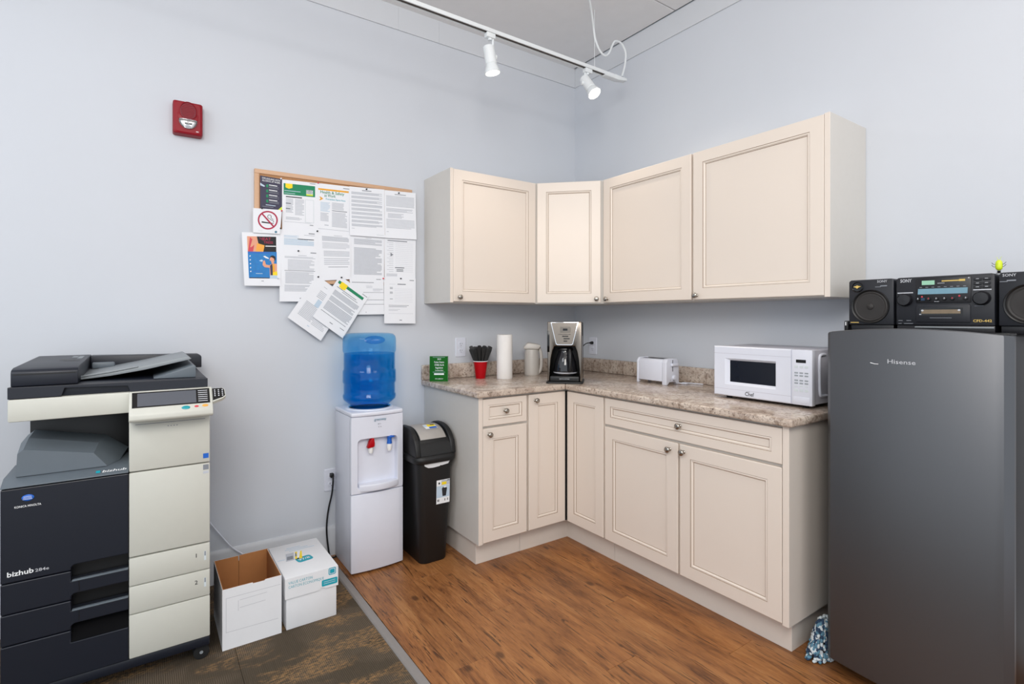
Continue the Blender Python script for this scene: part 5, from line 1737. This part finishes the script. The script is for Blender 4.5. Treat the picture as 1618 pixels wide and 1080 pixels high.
# document with green banner
s = Sheet([(-2.020, 1.998), (-1.840, 2.004), (-1.840, 1.745), (-2.020, 1.742)], 0.0235)
s.bar(0.04, 0.07, 0.91, 0.295, 'gprint', 0.0004)
s.poly([(0.09, 0.07), (0.28, 0.07), (0.28, 0.15), (0.18, 0.175), (0.09, 0.15)], 'yprint')
s.poly([(0.66, 0.16), (0.85, 0.16), (0.85, 0.265), (0.66, 0.265)], 'keypale')
s.poly([(0.66, 0.245), (0.85, 0.245), (0.85, 0.275), (0.66, 0.275)], 'lime', 0.0008)
s.text('PUBLIC', 0.013, 0.755, 0.195, 'gprint', 0.030)
s.text('HOLIDAY', 0.013, 0.755, 0.235, 'gprint', 0.030)
s.bar(0.06, 0.21, 0.5, 0.222, 'inkb', 0.0007)
s.bar(0.06, 0.26, 0.35, 0.27, 'inkb', 0.0007)
s.bar(0.10, 0.325, 0.54, 0.345, 'ink')
s.lines(0.10, 0.37, 0.30, 0.66, 11, 5, 'inkg')
s.bar(0.10, 0.46, 0.24, 0.475, 'inkm')
s.bar(0.10, 0.565, 0.22, 0.58, 'inkm')
s.lines(0.35, 0.37, 0.60, 0.70, 12, 6, 'inkg')
s.lines(0.10, 0.74, 0.54, 0.80, 3, 7, 'inkg')
s.bar(0.63, 0.36, 0.88, 0.83, 'keypale', 0.0004)
s.bar(0.645, 0.37, 0.865, 0.82, 'paper', 0.0006)
s.lines(0.68, 0.42, 0.83, 0.56, 6, 8, 'inkb')
s.lines(0.68, 0.72, 0.83, 0.77, 3, 8, 'inkb')
s.bar(0.06, 0.835, 0.80, 0.842, 'inkg')
s.bar(0.76, 0.87, 0.86, 0.885, 'inkm')
s.bar(0.76, 0.02, 0.92, 0.032, 'inkm')
s.done('notice', 'white notice with a wide green banner and yellow emblem in the top row')

# health and safety poster
s = Sheet([(-1.846, 2.005), (-1.668, 2.010), (-1.668, 1.745), (-1.846, 1.747)], 0.0228)
s.bar(0.03, 0.10, 0.95, 0.135, 'oprint')
s.text('Health & Safety', 0.022, 0.45, 0.20, 'gprint', 0.127)
s.text('at Work', 0.022, 0.38, 0.265, 'gprint', 0.060)
s.poly([(0.06, 0.275), (0.11, 0.275), (0.18, 0.31), (0.11, 0.345), (0.06, 0.345), (0.11, 0.31)], 'oprint')
s.text('Prevention Starts Here', 0.013, 0.55, 0.325, 'teal', 0.105)
s.lines(0.10, 0.38, 0.38, 0.58, 8, 1, 'inkb')
s.lines(0.10, 0.60, 0.34, 0.78, 7, 2, 'inkg')
s.lines(0.44, 0.37, 0.80, 0.52, 6, 3, 'inkg')
s.bar(0.44, 0.53, 0.9, 0.545, 'inkm')
s.lines(0.44, 0.57, 0.90, 0.88, 12, 4, 'inkg')
s.bar(0.22, 0.84, 0.34, 0.86, 'inkg')
s.bar(0.02, 0.93, 0.95, 0.938, 'inkg')
s.bar(0.78, 0.045, 0.97, 0.06, 'inkm')
s.done('notice', 'white poster reading Health & Safety at Work under an orange bar on the board')

# two text sheets, top row right
s = Sheet([(-1.673, 2.011), (-1.473, 2.021), (-1.473, 1.745), (-1.673, 1.741)], 0.0250, bottom=0.010)
s.bar(0.35, 0.055, 0.62, 0.07, 'inkm')
for i in range(9):
    s.lines(0.05, 0.10 + i * 0.082, 0.93, 0.155 + i * 0.082, 3, i, 'inkg', 0.7, 0.2)
s.bar(0.05, 0.845, 0.13, 0.855, 'inkg')
s.bar(0.75, 0.95, 0.97, 0.96, 'keypale')
s.done('letter', 'full page of grey text pinned at the board top edge, left of two twin letters')
s = Sheet([(-1.472, 2.019), (-1.279, 2.027), (-1.279, 1.750), (-1.472, 1.744)], 0.0245, bottom=0.011, right=0.003)
s.bar(0.32, 0.065, 0.68, 0.078, 'inkm')
s.lines(0.05, 0.11, 0.95, 0.34, 9, 21, 'inkg', 0.5)
s.lines(0.05, 0.37, 0.90, 0.45, 4, 22, 'inkg')
s.lines(0.10, 0.48, 0.60, 0.58, 4, 23, 'inkg')
s.lines(0.05, 0.60, 0.95, 0.80, 8, 24, 'inkg', 0.45)
s.bar(0.05, 0.86, 0.12, 0.87, 'inkg')
s.done('letter', 'page of grey text at the top right corner of the board')

# second row
s = Sheet([(-2.207, 1.710), (-2.030, 1.722), (-2.028, 1.450), (-2.197, 1.446)], 0.0262, bottom=0.008, left=0.010)
s.bar(0.13, 0.075, 0.89, 0.36, 'ink', 0.0004)
s.poly([(0.13, 0.075), (0.38, 0.075), (0.42, 0.22), (0.55, 0.30), (0.47, 0.36), (0.13, 0.36)], 'skin')
for i in range(4):
    s.poly([(0.14 + 0.03 * i, 0.36), (0.20 + 0.03 * i, 0.10 + 0.02 * i), (0.235 + 0.03 * i, 0.10 + 0.02 * i), (0.18 + 0.03 * i, 0.36)], 'redb', 0.0008)
s.poly([(0.38, 0.20), (0.58, 0.24), (0.54, 0.36), (0.34, 0.36)], 'orangeb', 0.0009)
s.text('HEAT', 0.020, 0.60, 0.145, 'crimson', 0.052)
s.text('STRESS', 0.016, 0.66, 0.205, 'crimson', 0.050)
s.bar(0.60, 0.245, 0.88, 0.262, 'whiteink', 0.0009)
s.lines(0.58, 0.28, 0.85, 0.34, 3, 3, 'inkg')
s.bar(0.13, 0.36, 0.90, 0.86, 'bprint', 0.0004)
s.bar(0.14, 0.37, 0.74, 0.39, 'blue', 0.0008)
for i in range(5):
    t = 0.44 + i * 0.072
    s.poly([(0.17, t), (0.20, t - 0.01), (0.20, t + 0.015), (0.17, t + 0.015)], 'whiteink')
    s.lines(0.24, t - 0.01, 0.50, t + 0.03, 3, i, 'blue', 0.4)
s.bar(0.32, 0.765, 0.50, 0.775, 'inkb', 0.0008)
# drinking worker in an orange vest
s.poly([(0.70, 0.47), (0.74, 0.435), (0.80, 0.425), (0.86, 0.45), (0.87, 0.50), (0.83, 0.53), (0.83, 0.49), (0.76, 0.46)], 'ink', 0.0009)
s.poly([(0.72, 0.465), (0.80, 0.455), (0.83, 0.50), (0.82, 0.57), (0.76, 0.58), (0.74, 0.53), (0.70, 0.52)], 'skin', 0.0008)
s.poly([(0.53, 0.445), (0.58, 0.435), (0.68, 0.475), (0.68, 0.495), (0.60, 0.48)], 'whiteink', 0.0009)
s.poly([(0.52, 0.54), (0.57, 0.52), (0.60, 0.60), (0.71, 0.615), (0.70, 0.66), (0.56, 0.65), (0.51, 0.61)], 'skin', 0.0009)
s.poly([(0.42, 0.53), (0.49, 0.505), (0.53, 0.525), (0.49, 0.55)], 'inkb', 0.0009)
s.poly([(0.70, 0.61), (0.78, 0.575), (0.90, 0.585), (0.90, 0.80), (0.70, 0.80)], 'skin', 0.0007)
s.poly([(0.71, 0.62), (0.77, 0.58), (0.79, 0.70), (0.78, 0.80), (0.72, 0.80)], 'dpurple', 0.0009)
s.poly([(0.78, 0.60), (0.83, 0.58), (0.84, 0.78), (0.78, 0.78)], 'oprint', 0.0010)
s.poly([(0.78, 0.75), (0.90, 0.72), (0.91, 0.80), (0.78, 0.80)], 'yprint', 0.0011)
s.poly([(0.70, 0.80), (0.90, 0.80), (0.90, 0.86), (0.70, 0.86)], 'inkb', 0.0009)
s.bar(0.15, 0.845, 0.68, 0.86, 'ink', 0.0008)
s.bar(0.46, 0.905, 0.53, 0.915, 'inkm')
s.done('poster', 'white sheet with a blue and red heat stress picture at the left of the board', 'poster')

s = Sheet([(-2.031, 1.742), (-1.840, 1.746), (-1.840, 1.480), (-2.030, 1.476)], 0.0270)
s.bar(0.74, 0.045, 0.90, 0.062, 'inkm')
s.bar(0.62, 0.085, 0.90, 0.095, 'inkg')
s.lines(0.10, 0.11, 0.48, 0.16, 3, 1, 'inkb')
s.lines(0.10, 0.17, 0.88, 0.30, 7, 2, 'inkb', 0.7)
s.bar(0.45, 0.165, 0.88, 0.18, 'inkm')
s.done('letter', 'sheet with pale blue text half hidden below the green-banner notice')
s = Sheet([(-2.032, 1.640), (-1.838, 1.642), (-1.838, 1.374), (-2.034, 1.371)], 0.0282, bottom=0.004)
s.bar(0.78, 0.035, 0.93, 0.052, 'inkm')
s.bar(0.46, 0.10, 0.68, 0.11, 'inkg')
s.lines(0.12, 0.13, 0.93, 0.17, 2, 31, 'inkg')
s.lines(0.20, 0.19, 0.88, 0.40, 9, 32, 'inkg', 0.5)
s.bar(0.12, 0.40, 0.90, 0.41, 'inkm')
s.lines(0.14, 0.43, 0.86, 0.66, 10, 33, 'inkg', 0.6)
s.lines(0.12, 0.68, 0.80, 0.81, 6, 34, 'inkg', 0.6)
s.bar(0.5, 0.93, 0.55, 0.945, 'inkm')
s.done('letter', 'long text sheet hanging lowest on the left, beside the heat stress poster')
s = Sheet([(-1.850, 1.752), (-1.668, 1.752), (-1.668, 1.500), (-1.836, 1.485)], 0.0258, bottom=0.002)
s.bar(0.50, 0.07, 0.75, 0.08, 'inkg')
s.lines(0.15, 0.10, 0.95, 0.20, 5, 41, 'inkg', 0.7)
s.lines(0.15, 0.23, 0.97, 0.36, 5, 42, 'inkg', 0.4)
s.lines(0.18, 0.40, 0.97, 0.52, 4, 43, 'inkg', 0.5)
s.lines(0.18, 0.55, 0.97, 0.70, 4, 44, 'inkg', 0.4)
s.bar(0.30, 0.725, 0.92, 0.735, 'inkm')
s.done('letter', 'text sheet in the middle of the board under the orange-bar poster')
s = Sheet([(-1.671, 1.760), (-1.473, 1.760), (-1.474, 1.492), (-1.672, 1.488)], 0.0235)
s.bar(0.45, 0.09, 0.62, 0.10, 'inkg')
s.lines(0.12, 0.12, 0.93, 0.24, 6, 51, 'inkg', 0.7)
s.lines(0.12, 0.30, 0.93, 0.86, 22, 52, 'inkg', 0.72, 0.3)
s.done('letter', 'densely printed sheet in the middle row, second from the right')
s = Sheet([(-1.473, 1.762), (-1.278, 1.764), (-1.281, 1.490), (-1.471, 1.486)], 0.0242)
s.bar(0.10, 0.10, 0.72, 0.118, 'inkm')
for i in range(16):
    s.bar(0.08 + 0.30 * (i % 2) * 0.2, 0.15 + 0.04 * i, 0.28, 0.157 + 0.04 * i, 'inkg')
    s.bar(0.34, 0.15 + 0.04 * i, 0.92, 0.153 + 0.04 * i, 'inkg')
s.poly([(0.19, 0.36), (0.28, 0.40), (0.19, 0.44)], 'inkm')
s.bar(0.33, 0.66, 0.63, 0.68, 'inkm')
s.lines(0.38, 0.70, 0.60, 0.76, 3, 5, 'inkm')
s.lines(0.06, 0.80, 0.4, 0.86, 3, 6, 'inkg')
s.done('form', 'ruled form sheet in the middle row at the right edge of the board')
s = Sheet([(-1.676, 1.512), (-1.479, 1.516), (-1.476, 1.308), (-1.640, 1.305)], 0.0275, bottom=0.003)
s.bar(0.78, 0.04, 0.92, 0.055, 'inkm')
s.bar(0.05, 0.13, 0.70, 0.145, 'inkm')
s.lines(0.46, 0.22, 0.66, 0.30, 4, 7, 'inkg', 0.3)
s.lines(0.66, 0.30, 0.97, 0.38, 3, 8, 'inkg', 0.4)
s.bar(0.35, 0.40, 1.0, 0.41, 'inkm')
s.bar(0.40, 0.60, 1.0, 0.61, 'inkm')
s.bar(0.30, 0.72, 1.0, 0.73, 'inkm')
s.bar(0.35, 0.93, 0.38, 0.945, 'inkm')
s.done('form', 'ruled form behind the slanted sheet with the green and yellow bar')
s = Sheet([(-1.477, 1.519), (-1.280, 1.520), (-1.284, 1.254), (-1.476, 1.256)], 0.0285, bottom=0.005)
s.bar(0.80, 0.04, 0.94, 0.055, 'inkm')
s.bar(0.42, 0.13, 0.68, 0.15, 'inkm')
s.bar(0.16, 0.14, 0.36, 0.145, 'inkg')
for t in (0.21, 0.235, 0.31, 0.335, 0.46):
    s.bar(0.18, t, 0.27, t + 0.012, 'inkm')
for i in range(9):
    s.bar(0.32, 0.24 + 0.036 * i, 0.90, 0.243 + 0.036 * i, 'inkg')
s.lines(0.14, 0.60, 0.80, 0.66, 2, 9, 'inkm', 0.3)
s.lines(0.14, 0.69, 0.50, 0.74, 2, 10, 'inkg', 0.3)
s.bar(0.14, 0.78, 0.92, 0.785, 'inkg')
s.bar(0.48, 0.92, 0.56, 0.935, 'inkm')
s.done('form', 'sparse form pinned at the bottom right, hanging below the board')
# two slanted sheets
s = Sheet([(-1.847, 1.513), (-1.676, 1.392), (-1.832, 1.166), (-1.998, 1.290)], 0.0305, bottom=0.012, left=0.003)
s.bar(0.30, 0.10, 0.40, 0.11, 'inkg')
s.lines(0.28, 0.20, 0.80, 0.36, 5, 61, 'inkg', 0.5)
s.bar(0.36, 0.37, 0.62, 0.52, 'inkb')
s.lines(0.14, 0.52, 0.55, 0.84, 12, 62, 'inkg', 0.55)
s.lines(0.55, 0.64, 0.92, 0.86, 8, 63, 'inkg', 0.4)
s.bar(0.50, 0.90, 0.56, 0.915, 'inkb')
s.done('letter', 'slanted sheet with a small pale blue square hanging below the board')
s = Sheet([(-1.728, 1.517), (-1.566, 1.407), (-1.718, 1.177), (-1.874, 1.294)], 0.0335, bottom=0.013, right=0.004)
s.bar(0.06, 0.085, 0.90, 0.145, 'gprint')
s.poly([(0.14, 0.075), (0.34, 0.075), (0.34, 0.19), (0.24, 0.21), (0.14, 0.19)], 'yprint', 0.0009)
s.bar(0.80, 0.03, 0.97, 0.042, 'inkm')
s.bar(0.10, 0.21, 0.75, 0.222, 'inkm')
s.bar(0.30, 0.245, 0.82, 0.255, 'inkm')
s.lines(0.10, 0.29, 0.92, 0.40, 5, 71, 'inkg', 0.8, 0.1)
s.lines(0.10, 0.43, 0.90, 0.53, 4, 72, 'inkg', 0.8, 0.2)
s.lines(0.10, 0.55, 0.92, 0.74, 7, 73, 'inkg', 0.8, 0.2)
s.bar(0.08, 0.78, 0.90, 0.79, 'inkm')
s.bar(0.46, 0.885, 0.56, 0.90, 'inkm')
s.bar(0.78, 0.86, 0.92, 0.872, 'inkm')
s.done('notice', 'slanted white sheet with a green bar and yellow emblem hanging below the board')

# no smoking sign on a rigid card
s = Sheet([(-2.157, 1.833), (-2.023, 1.838), (-2.033, 1.715), (-2.157, 1.711)], 0.036)
cu_, ct_ = 0.52, 0.46


def ringpts(r, k, n=32):
    return [(cu_ + r * math.cos(2 * math.pi * i / n) * 1.0, ct_ + r * 1.07 * math.sin(2 * math.pi * i / n)) for i in range(n)]


n_ = 32
o_, i_ = ringpts(0.36, 0), ringpts(0.305, 0)
s.pr.add([s.at(u, t, 0.0008) for u, t in o_] + [s.at(u, t, 0.0008) for u, t in i_], [(i, (i + 1) % n_, n_ + (i + 1) % n_, n_ + i) for i in range(n_)], M['crimson'])
s.poly([(0.28, 0.22), (0.32, 0.18), (0.77, 0.70), (0.73, 0.74)], 'crimson', 0.0010)
s.poly([(0.30, 0.52), (0.64, 0.555), (0.64, 0.60), (0.30, 0.575)], 'ink', 0.0007)
s.poly([(0.66, 0.555), (0.69, 0.558), (0.69, 0.605), (0.66, 0.602)], 'ink', 0.0007)
s.poly([(0.71, 0.56), (0.73, 0.562), (0.73, 0.61), (0.71, 0.608)], 'ink', 0.0007)
smoke = [(0.725, 0.54), (0.73, 0.48), (0.68, 0.46), (0.62, 0.44), (0.60, 0.40), (0.53, 0.38), (0.50, 0.31), (0.53, 0.24), (0.60, 0.24), (0.64, 0.29), (0.62, 0.34), (0.66, 0.39), (0.72, 0.42)]
for a, b in zip(smoke, smoke[1:]):
    dx, dt = b[0] - a[0], b[1] - a[1]
    l_ = math.hypot(dx, dt)
    px, pt_ = -dt / l_ * 0.009, dx / l_ * 0.009
    s.poly([(a[0] - px, a[1] - pt_), (b[0] - px, b[1] - pt_), (b[0] + px, b[1] + pt_), (a[0] + px, a[1] + pt_)], 'ink', 0.0007)
s.poly([(0.84 + 0.05 * math.cos(i), 0.925 + 0.05 * math.sin(i)) for i in [k * math.pi / 5 for k in range(10)]], 'mopc', 0.0007)
s.bar(0.18, 0.90, 0.34, 0.91, 'inkg')
t_ = s.done('no_smoking_sign', 'square white no smoking sign with a crimson ring at the left of the board', 'sign', None)
mb_ = MB()
q_ = [s.at(0, 0), s.at(1, 0), s.at(1, 1), s.at(0, 1)]
mb_.loft([[p + Vector((0, 0.0005, 0)) for p in q_], [p + Vector((0, 0.006, 0)) for p in q_]], 'paper')
mb_.build('backing_card', t_)

# push pins
pins = [(-2.026, 2.000, 'white', .0262), (-1.841, 2.006, 'redb', .0262), (-2.117, 1.836, 'ink', .0370), (-2.0245, 1.834, 'redb', .0370), (-2.030, 1.744, 'ink', .0300), (-1.846, 1.748, 'ink', .0290), (-1.942, 1.636, 'ink', .0300), (-1.842, 1.505, 'ink', .0325), (-1.720, 1.507, 'ink', .0355), (-2.042, 1.490, 'white', .0360), (-1.578, 2.008, 'ink', .0270), (-1.386, 2.012, 'ink', .0265), (-1.481, 1.512, 'redb', .0305), (-1.375, 1.516, 'ink', .0305)]
where = ['white push pin at the top between the indigo notice and the green-banner notice', 'red push pin at the top between green-banner notice and orange-bar poster', 'dark push pin at the top left of the no smoking sign', 'red push pin at the top right corner of the no smoking sign', 'dark push pin just right of the bottom of the no smoking sign', 'dark push pin at the foot of the green-banner notice, right side', 'dark push pin at the top middle of the lowest left text sheet', 'dark push pin at the top of the slanted sheet with the pale blue square', 'dark push pin at the top of the slanted sheet with the green bar', 'white push pin at the lower right of the heat stress poster', 'dark push pin under the board top edge, left of two on the text letters', 'dark push pin under the board top edge at the right corner', 'red push pin between the two forms at the bottom of the board', 'dark push pin at the top of the sparse form hanging bottom right']
for (px, pz, m, py), lb in zip(pins, where):
    t_ = thing('push_pin', lb, 'pin', (px, -py + 0.002, pz), 'push pins on the notice board')
    MB().lathe([(0.0042, 0), (0.0042, 0.0016), (0.0022, 0.003), (0.0022, 0.006), (0.0035, 0.008), (0.0035, 0.0092), (0.0, 0.0095)], (px, -py + 0.002, pz), m, 10, cap1=False, ax=(0, -1, 0)).build('pin_head', t_)
    MB().cyl((px, -py + 0.002, pz), (px, -0.014, pz), 0.0006, 'nickel', n=5).build('needle', t_)

# ------------------------------------------------------------------ track lighting
ty, tz = -0.638, 2.752
tl = thing('light_track', 'white ceiling light track hanging on a thin wire near the corner', 'light track', (-1.7, ty, tz))
tk = MB()
tk.prism([(ty - 0.0175, tz - 0.009), (ty - 0.0175, tz + 0.011), (ty + 0.0175, tz + 0.011), (ty + 0.0175, tz - 0.009), (ty + 0.011, tz - 0.009), (ty + 0.011, tz + 0.003), (ty - 0.011, tz + 0.003), (ty - 0.011, tz - 0.009)], 'lampw', 'x', -4.4, -0.262, 0.0012, 1)
tk.build('rail', tl)
MB().box((-4.39, ty - 0.0105, tz - 0.004), (-0.27, ty + 0.0105, tz + 0.0029), 'slot').build('rail_slot', tl)
MB().prism([(-0.345, tz - 0.0095), (-0.335, tz - 0.016), (-0.225, tz - 0.016), (-0.175, tz - 0.006), (-0.158, tz - 0.006), (-0.158, tz + 0.010), (-0.262, tz + 0.012), (-0.262, tz - 0.0095)], 'lampw', 'y', ty - 0.019, ty + 0.019, 0.003).build('end_feed', tl)
MB().cyl((-0.184, ty, tz + 0.010), (-0.184, ty, tz + 0.022), 0.008, 'greyp', n=12).build('cable_gland', tl)
MB().tube([(-0.184, ty, tz + 0.02), (-0.158, ty, 2.85), (-0.150, ty, 2.925), (-0.175, ty, 2.966), (-0.205, ty, 2.980), (-0.247, ty, 2.971), (-0.272, ty, 2.930), (-0.296, ty, 2.885), (-0.330, ty, 2.862), (-0.372, ty, 2.880), (-0.408, ty, 2.936), (-0.426, ty - 0.004, 3.000), (-0.50, ty - 0.06, 3.066), (-0.612, -0.778, ZC)], 0.006, 'lampw', 10).build('feed_cable', tl)
for wx in (-0.414, -2.2, -3.9):
    MB().cyl((wx, ty, tz + 0.010), (wx, ty, ZC), 0.0014, 'lampw', n=6).build('suspension_wire', tl)
    MB().cyl((wx, ty, tz + 0.010), (wx, ty, tz + 0.020), 0.006, 'lampw', n=10).build('wire_clamp', tl)


def spot_lamp(label, axp, pivot, direction, energy, side):
    t = thing('spot_lamp', label, 'lamp', (axp, ty, tz), 'spot lamps on the ceiling track')
    MB().box((axp - 0.026, ty - 0.015, tz - 0.034), (axp + 0.026, ty + 0.015, tz - 0.0095), 'lampw', 0.003).build('track_adapter', t)
    pv = Vector(pivot)
    dn = Vector(direction).normalized()
    a0 = Vector((axp + 0.018 * side[0], ty + 0.012 * side[1], tz - 0.033))
    MB().tube([a0, Vector((a0.x, a0.y, (a0.z + pv.z) / 2)), pv + Vector((0.001, 0, 0))], 0.006, 'lampw', 8, 2).build('arm', t)
    MB().cyl(Vector((axp, ty, tz - 0.034)), Vector((axp, ty, tz - 0.044)), 0.010, 'lampw', n=12).build('swivel', t)
    hd = MB()
    c0 = pv + dn * (-0.045) + Vector((-0.026 * side[0], -0.026 * side[1], 0))
    hd.lathe([(0.0, 0.0), (0.026, 0.0), (0.029, 0.003), (0.0295, 0.090), (0.0275, 0.092), (0.0275, 0.096), (0.030, 0.100), (0.0385, 0.128), (0.0395, 0.136), (0.037, 0.137)], c0, 'lampw', 28, cap0=False, cap1=False, ax=dn)
    h = hd.build('lamp_head', t)
    MB().lathe([(0.0, 0.1345), (0.0365, 0.1345)], c0, 'lamp', 28, cap0=False, cap1=False, ax=dn).build('lens', h, recalc=False)
    MB().cyl(pv + Vector((-0.012 * side[0], -0.012 * side[1], 0)), pv + Vector((0.012 * side[0], 0.012 * side[1], 0)), 0.012, 'lampw', n=16).build('tilt_knob', t)
    ld_ = bpy.data.lights.new('spot_lamp_light', 'SPOT')
    ld_.energy = energy
    ld_.spot_size = R(95)
    ld_.spot_blend = 0.7
    ld_.shadow_soft_size = 0.035
    ld_.color = (1.0, 0.86, 0.70)
    lo = bpy.data.objects.new('spot_lamp_light', ld_)
    COL.objects.link(lo)
    lo.parent = t
    lo.location = (c0 + dn * 0.142) - Vector(t.location)
    lo.rotation_euler = dn.to_track_quat('-Z', 'Y').to_euler()
    return t


spot_lamp('white track spot lamp pointing down, left of the two in view', -1.147, (-1.122, ty, 2.632), (0.16, -0.05, -1.0), 9, (1, 0))
spot_lamp('white track spot lamp tilted to the right, nearest the corner', -0.470, (-0.500, ty + 0.004, 2.655), (0.08, -0.56, -0.82), 9, (-0.9, 0.4))
